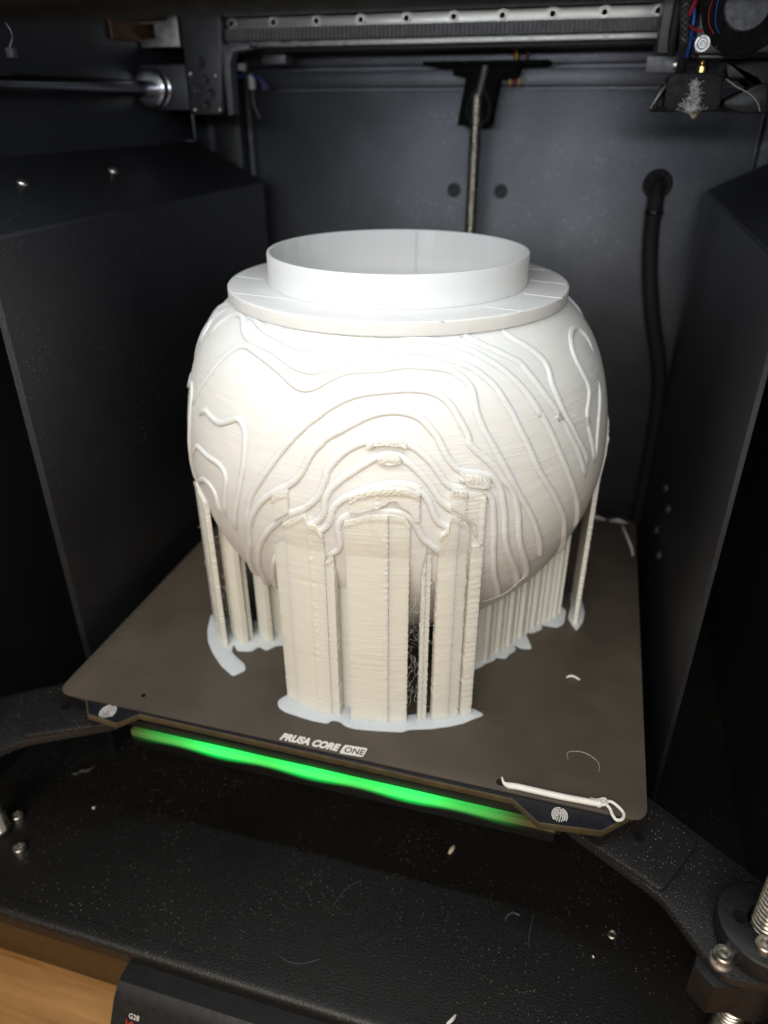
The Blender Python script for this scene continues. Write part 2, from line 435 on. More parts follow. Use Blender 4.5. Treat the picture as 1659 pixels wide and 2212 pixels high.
# dark hole near the front edge and a small one on the other side
for x, y, r in ((72.3, -112.4, 1.7), (-88, -107.5, 1.1)):
    lathe('hole', [(r, 0), (r*.96, .035), (r*.8, .02), (.01, .02)], (x, y, 0), (0, 0, 1), M['blackgloss'], sheet, 20, False)
def text_mesh(name, body, size, shear, offset, mat, parent, m4, ext=.03, sx=1.0):
    cu = bpy.data.curves.new(name, 'FONT'); cu.body = body; cu.size = size; cu.shear = shear; cu.offset = offset; cu.extrude = ext; cu.resolution_u = 3
    t = bpy.data.objects.new(name, cu); COL.objects.link(t)
    dg = bpy.context.evaluated_depsgraph_get(); me = bpy.data.meshes.new_from_object(t.evaluated_get(dg))
    vs_ = [m4 @ Vector((v.co.x*sx, v.co.y, v.co.z)) for v in me.vertices]; fs = [list(p.vertices) for p in me.polygons]
    wdt = max(v.co.x for v in me.vertices)*sx
    bpy.data.objects.remove(t); bpy.data.meshes.remove(me)
    return mk(name, vs_, fs, mat, parent), wdt
T = Matrix.Translation
text_mesh('lettering', 'PRUSA CORE', 4.9, .25, .32, M['white'], sheet, T((-19.3, -115.0, .07)) @ Matrix.Rotation(math.radians(1.0), 4, 'Z'), .03, .87)
tg = prism('badge', round_poly([(7.0, -115.5), (17.0, -114.9), (17.6, -109.9), (7.8, -110.6)], .9, 4), 'z', .01, .08, M['white'], sheet, 0)
text_mesh('lettering', 'ONE', 4.0, .15, .05, M['bedtop'], tg, T((8.4, -114.4, .13)) @ Matrix.Rotation(math.radians(3.0), 4, 'Z'), .02, 1.0)

# green status light under the bed's front edge
lg = empty('status_light', (0, -114, -20), 'glowing green light bar under the front edge of the bed', 'light bar')
bm = bmesh.new(); bm_box(bm, (-91.5, -116.6, -22.5), (95.4, -112, -13.2), .4)
from_bm('guide_and_spill', bm, M['led'], lg, 35)  # black lower part glows in place of light spilled from the guide
box('holder', (-94, -114.5, -13.15), (98, -109, -9.05), M['black'], lg, .4)
box('back_strip', (-94, -111.9, -23), (98, -110, -13.2), M['black'], lg, .3)

def bed_arm(sgn, label, with_nut=True):
    e = empty('bed_arm', (sgn*140, -130, -16), label, 'bed arm')
    mx = lambda pts: [(sgn*x, y) for x, y in (pts if sgn > 0 else pts[::-1])]
    up = round_poly([(104, -92), (122, -92), (146.6, -111.4), (133.0, -135.6), (99, -118)], 3, 5)
    prism('spacer_plate', mx(up), 'z', -11.6, -9.6, M['arm'], e, .4)
    lo = round_poly([(100, -92), (128, -92), (172, -124), (182, -140), (172, -158), (151, -159.5), (146, -154.5), (132.5, -136), (97, -115.5)], 5, 5)
    prism('arm_plate', mx(lo), 'z', -15.5, -11.8, M['arm'], e, .4)
    lathe('bolt_hole', [(2.2, .04), (2.2, .06), (1.8, .02), (.01, .02)], (sgn*125.4, -115.2, -9.6), (0, 0, 1), M['blackgloss'], e, 18, False)
    # nut flange
    cx, cy = 164.0*sgn, -143.0
    lathe('nut_flange', [(14.6, 0), (15.2, .8), (15.2, 8.0), (14.0, 9.0), (6.6, 9.0), (6.2, 8.5), (6.2, 0)], (cx, cy, -11.7), (0, 0, 1), M['black'], e, 40, False)
    lathe('flange_hole', [(2.4, 0.05), (2.2, .1), (1.9, .02), (.01, .02)], (cx-sgn*8.6, cy-.4, -2.7), (0, 0, 1), M['blackgloss'], e, 16, False)
    bolt('bolt', (cx-sgn*3.0, cy-9.5, -2.7), (0, 0, 1), 2.9, 3.0, e, M['bolt'])
    bolt('bolt', (sgn*150.4, -154.0, -11.8), (0, 0, 1), 3.2, 4.2, e, M['bolt'], True, 3.9)
    hexa = [(150.4*sgn+8*math.cos(math.radians(60*k+15)), -153.5+8*math.sin(math.radians(60*k+15))) for k in range(6)]
    prism('spacer_block', hexa, 'z', -31, -15.6, M['black'], e, .8)
    lathe('nut_body', [(9.6, 0), (11, 1), (11, 26), (11, 26.5)], (cx, cy, -42), (0, 0, 1), M['black'], e, 28)
    return e
bed_arm(1, 'black speckled bed arm with round nut flange below the looped white scrap')
bed_arm(-1, 'black bed arm below the sheet corner with the tilted oval fingerprint tab')

def lead_screw(x, y, za, zb, r, label, pitch=2.0):
    e = empty('lead_screw', (x, y, za), label, 'lead screw', 'threaded lead screws of the bed')
    n = int((zb-za)/pitch*10); seg = 20; V = []; F = []
    for i in range(n+1):
        z = za+(zb-za)*i/n
        for k in range(seg):
            a = 2*math.pi*k/seg
            ph = ((z/pitch)-k/seg) % 1.0
            t = .5-.5*math.cos(2*math.pi*ph); rr = r-.75*(t**1.5)
            V.append((x+rr*math.cos(a), y+rr*math.sin(a), z))
    for i in range(n):
        for k in range(seg):
            k2 = (k+1) % seg; F.append([i*seg+k, i*seg+k2, (i+1)*seg+k2, (i+1)*seg+k])
    F.append(list(range(seg))[::-1]); F.append([n*seg+k for k in range(seg)])
    mk('thread', V, F, M['screw'], e, 60)
    lathe('end_collar', [(r+.4, 0), (r+.8, .3), (r+.8, 1.6), (r+.4, 2), (r, 2)], (x, y, za), (0, 0, 1), M['black'], e, 24)
    return e
lead_screw(164, -143, -80, 60, 5.0, 'threaded steel screw standing through the round nut flange')
lead_screw(-164, -137, -80, 60, 5.0, 'threaded steel screw beside the bolts on the floor')
lead_screw(2.2, 172, -80, 236, 3.9, 'threaded steel screw in front of the rear wall behind the vase')
for x, y in ((165.4, -127.5), (-146, -144.5), (-159.5, -129.5)):
    bolt('bolt', (x, y, -80), (0, 0, 1), 2.9, 3.2, fl, M['bolt'], True, 0)
bolt('bolt', (-127.5, -113.3, -80), (0, 0, 1), 1.4, .9, fl, M['bolt'], False); bolt('bolt', (125.9, -109.8, -80), (0, 0, 1), 2.2, .5, fl, M['bolt'])
bolt('bolt', (118.5, -121.5, -80), (0, 0, 1), .9, .7, fl, M['bolt'], False)

# ------------------------------------------------------------------ printed vase
PROF = [-32.4630, 18.0593, 12.9279, 0.1632, -39.3505, 16.0130, 94.8484]
def Rz(z):
    z = max(0., min(160., z)); t = z/80-1; r = 0
    for c in PROF: r = r*t+c
    return max(r, 14.0+z*1.2) if z < 12 else r
vase = empty('printed_vase', (0, 0, 0), 'ivory 3D printed globe vase with raised wavy ridges standing on its print supports', 'vase')
def lathe_grid(name, prof, seg, mat, parent, jit=0.0, smooth=50):
    V = []; F = []; n = len(prof)
    for i, (r, z) in enumerate(prof):
        for k in range(seg):
            a = 2*math.pi*k/seg
            rr = r
            if jit: rr += jit*(noise.noise(Vector((math.cos(a)*9, math.sin(a)*9, z*2.3)))+.6*noise.noise(Vector((math.cos(a)*3, math.sin(a)*3, z*.35))))
            V.append((rr*math.cos(a), rr*math.sin(a), z))
    for i in range(n-1):
        for k in range(seg):
            k2 = (k+1) % seg; F.append([i*seg+k, i*seg+k2, (i+1)*seg+k2, (i+1)*seg+k])
    return mk(name, V, F, mat, parent, smooth)
zs = [0.6+i*1.0 for i in range(159)]
bprof = [(.5, .5), (8, .5)]+[(Rz(z), z) for z in zs]+[(70.5, 160.2)]
inner = [(66.5, 160.2)]+[(Rz(z)-3.2, z) for z in reversed(zs[6::3])]+[(8, 6), (.5, 6)]
body = lathe_grid('body', bprof, 420, M['vase'], vase, .10)
lathe_grid('inner_wall', inner, 160, M['vase'], body)
collar = lathe_grid('collar', [(53.9, 159.4), (71.6, 159.4), (72.4, 160.0), (72.5, 160.6), (72.5, 164.6), (72.1, 165.0), (53.9, 165.0), (53.9, 159.4)], 240, M['rim'], vase, 0, 25)
neck = lathe_grid('neck', [(55.3, 165.05), (55.35, 176.9), (55.1, 177.5), (54.1, 177.5), (53.85, 177.0), (53.8, 165.05), (53.8, 138), (55.0, 138), (55.0, 159.3)], 240, M['rim'], vase, .05, 25)
for a, b in (((-69.3, -13.6), (-55.0, -17.6)), ((-57.8, -43.6), (-31.0, -48.7)), ((55.6, 11.6), (70.6, 7.3)), ((55.6, -15.1), (71.0, -18.9)), ((43.9, -40.5), (58.6, -43.7)), ((13.3, -59.4), (33.5, -64.9)), ((-66, 30), (-47, 27.5)), ((-44, 57), (-12, 54.8)), ((46, 38), (60, 35))):
    tube('seam_line', [Vector((*a, 165.02)), Vector((*b, 165.02))], .28, M['rim'], collar, 6, 1)

tube('seam_line', [Vector((-4.7, 53.6, 140)), Vector((-4.7, 53.6, 177.2))], .3, M['rim'], neck, 6, 6)
BEADS = {
    '1': [(-121.2, 160.0), (-117.0, 159.9), (-112.7, 160.0), (-110.2, 160.0), (-108.8, 160.0)],
    '2': [(-130.9, 160.0), (-124.5, 159.0), (-119.5, 157.7), (-114.1, 156.7), (-109.4, 156.0), (-104.1, 155.0), (-100.0, 154.7), (-97.2, 155.1), (-94.5, 156.2), (-92.3, 158.5), (-91.0, 160.0)],
    '3': [(-145.7, 147.1), (-143.2, 152.0), (-140.5, 155.9), (-136.8, 158.1), (-132.3, 158.3), (-127.9, 156.6), (-125.0, 154.9), (-121.2, 153.7), (-115.9, 153.2), (-110.6, 152.5), (-106.4, 151.1), (-101.8, 149.3), (-98.5, 148.6), (-96.0, 148.8), (-92.6, 150.2), (-89.4, 151.9), (-86.0, 153.1), (-82.1, 153.5), (-77.6, 154.4), (-74.4, 155.3), (-71.1, 155.6), (-68.1, 155.2), (-64.1, 153.9), (-59.5, 151.9), (-56.1, 149.8), (-53.8, 147.3), (-51.3, 143.6), (-49.7, 139.3), (-47.7, 133.5), (-46.6, 129.1), (-44.9, 123.8), (-43.3, 117.9), (-41.6, 112.1), (-39.2, 106.0), (-36.5, 99.8), (-34.0, 93.5), (-31.6, 87.7), (-29.5, 82.3), (-27.4, 75.4), (-23.3, 65.9), (-19.7, 56.4)],
    '4': [(-141.6, 120.8), (-137.3, 128.0), (-134.2, 133.7), (-131.4, 138.9), (-128.9, 143.9), (-126.3, 147.9), (-123.9, 150.3), (-121.7, 151.4), (-118.6, 151.4), (-113.7, 150.2), (-109.2, 148.7), (-105.1, 146.8), (-102.2, 144.9), (-99.5, 143.4), (-97.2, 143.2), (-95.1, 144.2), (-92.5, 146.5), (-89.6, 148.7), (-85.6, 150.1), (-81.8, 150.4), (-78.5, 150.8), (-74.9, 151.6), (-71.5, 151.8), (-67.6, 151.3), (-63.0, 150.3), (-60.5, 148.8), (-58.5, 146.3), (-57.4, 143.7), (-57.2, 140.4), (-57.0, 137.0), (-56.1, 132.6), (-55.4, 130.0), (-53.8, 125.2), (-52.2, 120.4), (-50.5, 115.3), (-48.8, 109.9), (-47.0, 104.3), (-44.8, 98.5), (-42.8, 92.8), (-40.6, 86.1), (-38.2, 78.7), (-35.7, 70.5), (-33.8, 67.0)],
    '5': [(-114.0, 45.9), (-111.6, 55.4), (-108.6, 65.6), (-105.6, 75.4)],
    '6': [(-114.2, 71.7), (-114.6, 76.9), (-113.6, 84.5), (-112.4, 91.7), (-110.9, 98.5), (-108.9, 104.1), (-106.7, 109.5), (-104.3, 115.3), (-101.5, 121.6), (-98.3, 127.9), (-95.7, 132.2), (-92.7, 136.0), (-91.6, 137.6), (-88.8, 140.3), (-85.8, 142.4), (-82.2, 143.8), (-77.3, 144.6), (-72.5, 145.0), (-68.8, 144.5), (-66.2, 143.4), (-64.1, 141.3), (-62.5, 138.5), (-61.0, 134.2), (-59.3, 128.7), (-59.3, 127.0), (-57.3, 123.2), (-55.0, 119.8), (-52.9, 116.0), (-51.2, 111.8), (-49.5, 108.1), (-48.3, 104.4), (-47.5, 100.0), (-46.8, 95.5), (-46.4, 91.3), (-45.5, 84.5), (-43.9, 78.1), (-41.1, 70.3), (-37.8, 61.3), (-36.5, 53.6)],
    '7': [(-125.6, 43.9), (-120.2, 59.0), (-114.8, 74.2), (-113.6, 80.8), (-112.2, 86.7), (-110.2, 92.5), (-107.8, 98.2), (-105.2, 102.5), (-102.3, 106.2), (-99.9, 108.6), (-98.0, 111.3), (-96.3, 115.2), (-95.1, 119.4), (-93.7, 123.4), (-91.9, 126.5), (-91.1, 128.1), (-88.0, 131.1), (-84.1, 134.7), (-80.7, 137.1), (-77.7, 138.1), (-74.9, 138.2), (-72.1, 137.4), (-69.8, 135.6), (-68.0, 132.8), (-66.4, 129.6), (-65.3, 125.9), (-63.9, 121.8), (-62.3, 118.6), (-60.7, 117.0), (-58.1, 116.1), (-55.6, 114.8), (-55.7, 115.1), (-54.0, 113.3), (-52.7, 110.5), (-51.7, 106.7), (-51.2, 103.0), (-50.5, 97.0), (-50.1, 90.9), (-49.2, 84.2), (-47.1, 76.1), (-40.7, 59.6), (-38.7, 52.0)],
    '8': [(-121.5, 41.1), (-118.3, 50.0), (-116.0, 58.9), (-113.0, 68.8), (-111.1, 74.9), (-108.6, 81.4), (-105.8, 87.5), (-103.1, 92.1), (-100.4, 96.6), (-97.8, 99.1), (-95.5, 101.4), (-93.7, 104.2), (-92.4, 107.0), (-91.6, 110.3), (-90.6, 114.9), (-90.7, 115.6), (-89.4, 119.3), (-87.3, 123.3), (-84.8, 126.2), (-82.1, 128.1), (-79.4, 128.9), (-76.7, 129.0), (-73.9, 128.0), (-71.4, 126.4), (-69.4, 123.7), (-67.6, 120.7), (-66.0, 116.8), (-64.4, 113.1), (-63.0, 111.8), (-60.5, 110.9), (-58.1, 110.3), (-56.4, 109.1), (-54.8, 106.9), (-53.9, 103.9), (-53.4, 98.1), (-52.8, 90.0), (-52.2, 81.0), (-50.0, 67.5), (-46.0, 55.2), (-43.3, 45.4)],
    '9': [(-97.0, 92.0), (-95.2, 93.7), (-93.2, 96.0), (-91.7, 98.7), (-91.1, 101.7), (-90.9, 105.0), (-90.4, 107.5), (-89.5, 110.3), (-87.5, 113.7), (-85.4, 116.6), (-81.5, 121.1), (-78.9, 123.5), (-76.6, 124.1), (-74.8, 123.6), (-72.8, 121.3), (-70.8, 118.4), (-69.0, 115.2), (-67.4, 111.5), (-66.0, 107.5), (-64.9, 105.4), (-63.5, 103.2), (-61.5, 100.9), (-59.4, 98.7), (-58.1, 96.4), (-57.4, 93.3), (-57.0, 89.5)],
    '10': [(-96.5, 87.8), (-94.3, 90.0), (-92.5, 91.9), (-91.1, 94.1), (-90.2, 96.2), (-89.6, 98.9), (-89.2, 102.0), (-88.0, 105.1), (-86.2, 107.5), (-83.9, 109.8), (-81.3, 111.8), (-78.5, 113.1), (-75.8, 113.8), (-73.1, 113.5), (-70.8, 112.4), (-70.7, 111.8), (-69.3, 109.4), (-68.3, 106.7), (-67.6, 103.8), (-66.7, 100.0), (-65.6, 97.7), (-64.0, 95.8), (-62.6, 93.0), (-61.7, 90.8)],
    '11': [(-91.6, 80.9), (-89.7, 82.9), (-88.3, 85.2), (-87.8, 87.8), (-87.9, 91.2), (-88.0, 94.9), (-87.6, 97.5), (-86.4, 100.0), (-84.6, 101.6), (-82.1, 102.7), (-79.4, 103.3), (-76.5, 103.2), (-74.4, 102.9), (-72.9, 101.7), (-71.6, 99.6), (-70.6, 96.4), (-69.5, 92.1), (-68.2, 89.6), (-66.8, 87.3), (-65.6, 84.2), (-65.2, 82.2)],
    '12': [(-134.1, 120.1), (-132.9, 122.6), (-130.3, 124.5), (-127.6, 124.0), (-124.6, 123.3), (-121.8, 123.8), (-118.7, 126.0), (-116.1, 127.9), (-114.4, 127.2), (-113.1, 125.1), (-112.5, 121.3), (-112.5, 116.1), (-112.8, 110.3), (-113.6, 105.5), (-114.4, 100.5), (-115.9, 93.6), (-117.7, 86.1), (-119.5, 77.9)],
    '13': [(-139.6, 98.8), (-137.5, 103.5), (-134.8, 107.1), (-131.4, 107.5), (-127.5, 107.2), (-123.4, 107.3), (-121.1, 106.7), (-119.6, 104.9), (-119.3, 101.6), (-120.4, 94.9), (-121.7, 87.7), (-122.6, 82.5)],
    '14': [(-137.5, 85.9), (-138.6, 87.3), (-133.8, 92.5), (-130.2, 94.5), (-127.1, 94.1), (-125.2, 91.7), (-125.0, 87.5), (-125.2, 81.5)],
    '15': [(-83.4, 160.0), (-82.7, 158.9), (-81.2, 158.1), (-78.9, 157.9), (-74.9, 158.3), (-70.0, 158.7), (-64.8, 158.1), (-60.5, 157.2), (-57.1, 155.6), (-55.1, 154.7), (-52.8, 152.9), (-49.9, 150.4), (-47.7, 147.9), (-45.6, 144.7), (-43.5, 141.1), (-41.5, 136.4), (-39.9, 131.8), (-39.9, 132.1), (-38.3, 127.7), (-36.7, 122.5), (-35.1, 117.0), (-33.5, 112.0), (-31.7, 106.6), (-29.5, 100.4), (-26.9, 93.5), (-24.4, 86.1), (-21.8, 78.2), (-19.9, 71.2)],
    '16': [(-58.5, 160.0), (-55.9, 158.9), (-56.6, 159.3), (-53.7, 157.5), (-50.9, 155.7), (-48.3, 154.1), (-45.7, 152.1), (-42.7, 149.7), (-41.3, 146.9), (-39.0, 141.7), (-37.3, 137.6), (-35.0, 132.4), (-33.0, 127.1), (-34.7, 130.3), (-32.4, 125.7), (-30.1, 119.6), (-27.7, 113.4), (-25.4, 106.9), (-22.8, 99.0)],
    '17': [(-41.7, 159.9), (-43.0, 159.0), (-41.4, 156.7), (-38.5, 154.1), (-36.0, 151.1), (-34.3, 148.1), (-34.0, 145.1), (-34.3, 141.3), (-33.7, 137.0), (-32.4, 131.5), (-31.7, 129.1), (-29.4, 123.1), (-26.7, 116.1), (-23.7, 109.3), (-21.8, 103.1)],
    '18': [(-6.9, 141.6), (-6.7, 146.5), (-7.7, 150.2), (-9.9, 152.7), (-13.9, 153.1), (-18.0, 151.5), (-20.5, 148.5), (-21.2, 144.9), (-20.4, 140.7), (-19.1, 136.2), (-18.8, 132.3), (-20.4, 128.8), (-22.0, 125.0), (-21.9, 119.5), (-22.1, 124.6), (-21.9, 120.2), (-20.6, 114.0), (-19.2, 108.1), (-17.7, 102.1)],
    '19': [(-9.8, 133.5), (-10.9, 129.7), (-13.0, 124.1), (-15.3, 118.6), (-15.3, 118.5), (-17.0, 110.0), (-17.3, 101.8)],
}
def sph(th, z, off):
    a = math.radians(th); r = Rz(z)+off; return Vector((r*math.cos(a), r*math.sin(a), z))
def resample(pts, step):
    P_ = [sph(t, z, 0) for t, z in pts]; q_ = smooth_path([Vector((t*1.65, z, 0)) for t, z in pts], 8)
    # light smoothing, then even spacing
    for _ in range(3): q_ = [q_[0]]+[(q_[i-1]+q_[i]*2+q_[i+1])/4 for i in range(1, len(q_)-1)]+[q_[-1]]
    out = [q_[0]]; acc = 0
    for i in range(1, len(q_)):
        d = (q_[i]-q_[i-1]).length; acc += d
        if acc >= step: out.append(q_[i]); acc = 0
    if (out[-1]-q_[-1]).length > .3: out.append(q_[-1])
    return [(p.x/1.65, p.y) for p in out]
def ridge(pts, width=3.0, hmax=1.08):
    C_ = resample(pts, .8); n = len(C_); V = []; F = []
    P_ = [sph(t, z, 0) for t, z in C_]
    prof = []
    K = 13
    for k in range(K):
        s = -1+2*k/(K-1)
        h = max(0, 1-abs(s)**2.3)**.62
        prof.append((s, h))
    for i in range(n):
        t = (P_[min(i+1, n-1)]-P_[max(i-1, 0)]).normalized()
        p = P_[i]; th, z = C_[i]
        rad = Vector((p.x, p.y, 0)).normalized()
        dz = .5; sl_ = (Rz(min(z+dz, 159.5))-Rz(max(z-dz, 1)))/(2*dz)
        nr = (rad-Vector((0, 0, sl_))).normalized()
        sd = nr.cross(t).normalized()
        e = min(1, i*.8/5+.05, (n-1-i)*.8/5+.05); e = math.sin(e*math.pi/2)
        ov = max(0., min(1., (95-z)/45))          # fuller where the body undercuts
        wv = 1+.10*noise.noise(Vector((i*.13, z*.1, 3)))
        for s, h in prof:
            pt = p+sd*(s*width*.5*(.5+.5*e))
            # drop back on the body of revolution
            zz = pt.z; rr = math.hypot(pt.x, pt.y); tr_ = Rz(zz)
            pt = Vector((pt.x/rr*tr_, pt.y/rr*tr_, zz))
            tip = 0.05*noise.noise(Vector((i*.9, s*3, z)))
            V.append(pt+nr*(h*hmax*(1+1.1*ov)*e*wv+tip*h-.18))
    for i in range(n-1):
        for k in range(K-1): F.append([i*K+k, (i+1)*K+k, (i+1)*K+k+1, i*K+k+1])
    return mk('ridge', V, F, M['vase'], body, 70)
BEADS['20'] = [(-147, 158), (-153, 152), (-159, 143), (-163, 131), (-164, 118), (-160, 106), (-155, 99)]
BEADS['21'] = [(-152, 158.5), (-161, 153), (-169, 144), (-174, 132), (-176, 118)]
for k_, pts in BEADS.items(): ridge(pts)
# ridges on the far side, seen only along the outline
for k_, d in (('3', 160), ('4', 158), ('6', 130), ('7', 136), ('15', 200), ('12', 330), ('18', 215)):
    ridge([(t+d, z) for t, z in BEADS[k_]])

# ---- support walls
def wall_piece(name, th0, th1, zbot, ztop, rfun, thick, parent, rough=.22, seams=(), step=.55, edge=.55, seed=0):
    """a curved printed wall; zbot and ztop are functions of the angle in degrees"""
    n = max(3, int(abs(th1-th0)*1.69/step)); V = []; F = []
    hh = max(ztop(th0+(th1-th0)*k/n)-zbot(th0+(th1-th0)*k/n) for k in range(n+1)); m = max(3, int(hh/.7))
    for side in (0, 1):
        for i in range(n+1):
            th = th0+(th1-th0)*i/n; a = math.radians(th); zt, zb = ztop(th), zbot(th)
            for j in range(m+1):
                z = zb+(zt-zb)*j/m; r = rfun(th, z)
                if side: r -= thick
                else:
                    r += .42*rough*(noise.noise(Vector((th*.10, seed, z*1.5)))+.5*noise.noise(Vector((th*.5, seed+4, z*2.4))))
                    if zt-z < 3.0 and edge: r += .95*edge*(.3+max(0, math.sin(th*7.0+z*1.7))*.9+.6*noise.noise(Vector((th*2.2, z*2.0, seed))))*min(1, (3.0-(zt-z))/1.0)
                    for s in seams:
                        dd = abs(th-s+.10*noise.noise(Vector((z*.6, s, 0))))*1.69
                        if dd < 1.3: r += (1-dd/1.3)*(.45+.55*noise.noise(Vector((z*1.3, s*3, seed))))
                # ragged vertical edges
                da = 0
                if i in (0, n): da = .34*noise.noise(Vector((z*1.1, i, seed)))
                V.append((r*math.cos(a+math.radians(da)), r*math.sin(a+math.radians(da)), z))
    A = (n+1)*(m+1); q_ = lambda s, i, j: s*A+i*(m+1)+j
    for i in range(n):
        for j in range(m):
            F.append([q_(0, i, j), q_(0, i+1, j), q_(0, i+1, j+1), q_(0, i, j+1)]); F.append([q_(1, i, j+1), q_(1, i+1, j+1), q_(1, i+1, j), q_(1, i, j)])
        F.append([q_(0, i, m), q_(0, i+1, m), q_(1, i+1, m), q_(1, i, m)]); F.append([q_(1, i, 0), q_(1, i+1, 0), q_(0, i+1, 0), q_(0, i, 0)])
    for j in range(m):
        F.append([q_(0, 0, j), q_(0, 0, j+1), q_(1, 0, j+1), q_(1, 0, j)]); F.append([q_(0, n, j+1), q_(0, n, j), q_(1, n, j), q_(1, n, j+1)])
    return mk(name, V, F, M['support'], parent, 50)
def lin(pts):
    pts = sorted(pts)
    def f(x):
        if x <= pts[0][0]: return pts[0][1]
        for (a, va), (b, vb) in zip(pts, pts[1:]):
            if x <= b: return va+(vb-va)*(x-a)/max(1e-6, b-a)
        return pts[-1][1]
    return f
c0 = lambda v: (lambda *a: v)
RS = 96.8
flat = lambda th, z: max(RS, Rz(z)+1.3)
SW = lambda *a, **k: wall_piece('support_wall', *a, parent=vase, **k)
# front group
SW(-105.4, -101.2, c0(.5), lin([(-105.4, 86), (-103.4, 91), (-101.2, 93.5)]), lambda th, z: RS-.9+.2*(th+101), 4.5, seed=1, rough=.3)
SW(-101.15, -91.5, c0(.5), lin([(-101.1, 93.4), (-98.4, 96.5), (-95.2, 99.8), (-95.1, 96.1), (-92.7, 95.2), (-92.3, 93.2), (-91.5, 91.5)]), flat, 4.5, seed=2, seams=(-94.6,), rough=.2)
SW(-91.5, -89.4, c0(.5), lin([(-91.5, 79.5), (-89.4, 83.0)]), lambda th, z: RS-.4, 4.5, seed=3)
SW(-92.0, -87.2, c0(.5), c0(70), lambda th, z: 90.2, 1.2, seed=4, edge=0)
SW(-86.4, -76.9, c0(.5), lin([(-86.1, 99), (-84.3, 100.2), (-82.1, 101.7), (-78.9, 102.6), (-76.9, 102.6)]), flat, 4.5, seed=5, seams=(-77.4,), rough=.16)
SW(-76.9, -72.3, c0(.5), lin([(-76.9, 102.5), (-75.7, 102.4), (-73.5, 101.4), (-72.3, 98.6)]), lambda th, z: flat(th, z)-.25, 4.5, seed=6, rough=.18)
SW(-69.4, -68.45, c0(.5), lin([(-69.4, 79), (-68.4, 88)]), lambda th, z: RS-.6, 2.6, seed=7, rough=.45)
SW(-68.4, -67.3, c0(.5), lin([(-68.4, 88.4), (-67.3, 86.5)]), lambda th, z: RS-.9, 2.6, seed=8, rough=.5)
SW(-65.8, -61.6, c0(.5), lin([(-65.8, 93.5), (-64.8, 94.9), (-63.8, 96.3), (-63.7, 101.7), (-61.6, 99.6)]), flat, 4.2, seed=9, rough=.3)
SW(-61.6, -58.9, c0(.5), lin([(-61.6, 99.6), (-59.3, 96.6), (-58.9, 88)]), lambda th, z: flat(th, z)-.2*(th+61.6), 4.2, seed=10, rough=.25)
SW(-58.2, -55.4, c0(.5), c0(86.5), lambda th, z: RS+.1, 4.0, seed=11, rough=.75, edge=.2)
# patches of support left clinging below the ridges
SP = lambda *a, **k: wall_piece('support_patch', *a, parent=vase, **{'rough': .6, **k})
onb = lambda o: (lambda th, z: Rz(z)+o)
SP(-103.5, -99.6, lin([(-103.5, 93.3), (-99.6, 98.2)]), lin([(-103.5, 103.6), (-101.7, 105.9), (-99.6, 107.6)]), lambda th, z: max(97.2, Rz(z)+1.6), 3.5, seed=12, edge=.7)
SP(-85.2, -70.4, lin([(-85.2, 102.6), (-82.9, 102.9), (-79.7, 104.8), (-78.1, 105.9), (-76.5, 107.9), (-75.3, 108), (-74.1, 105.7), (-72.1, 103.2), (-71.2, 99.4), (-70.4, 99.7)]), lin([(-85.2, 108.7), (-82.9, 110.7), (-79.7, 112.6), (-75.7, 113.2), (-73.1, 112.8), (-70.4, 110.7)]), lambda th, z: max(97.4, Rz(z)+1.6), 3.2, seed=13, seams=(-79.2,), rough=.3, edge=.75)
SP(-81.7, -73.2, lin([(-81.7, 126.9), (-80.8, 126.0), (-80.2, 127.6), (-77.8, 127.9), (-74.9, 127.5), (-73.2, 126.9)]), lin([(-81.7, 128.1), (-80.8, 129.3), (-77.8, 130.2), (-74.9, 129.9), (-73.2, 128.6)]), onb(1.6), 3, seed=14, edge=.9)
SP(-79.3, -74.3, lin([(-79.3, 122.4), (-79, 121.4), (-77, 121.0), (-74.8, 121.3), (-74.3, 122.4)]), lin([(-79.3, 123.2), (-78.3, 124.6), (-76.6, 124.9), (-74.8, 124.4), (-74.3, 123.1)]), onb(1.6), 3, seed=15, edge=.8)
SP(-63.5, -60.2, lin([(-63.5, 104.2), (-62.2, 102.6), (-60.2, 100.2)]), lin([(-63.5, 111.6), (-62.1, 110.9), (-60.2, 110.3)]), lambda th, z: max(97.3, Rz(z)+1.6), 3.2, seed=16, edge=.8)
SP(-60.15, -55.8, lin([(-60.1, 99.8), (-57.8, 96.2), (-56.6, 87.0), (-55.8, 86.6)]), lin([(-60.1, 110.0), (-56.6, 108.7), (-55.8, 107.3)]), lambda th, z: max(97.0, Rz(z)+1.5), 3.2, seed=17, seams=(-56.3,), edge=.4)
SP(-61.6, -55.2, lin([(-61.6, 114.2), (-60.7, 113.8), (-60.5, 112.3), (-56.3, 110.4), (-55.2, 110)]), lin([(-61.6, 117), (-60.6, 116.2), (-57.6, 115.7), (-55.2, 113.8)]), onb(1.8), 3, seed=18, edge=.7)
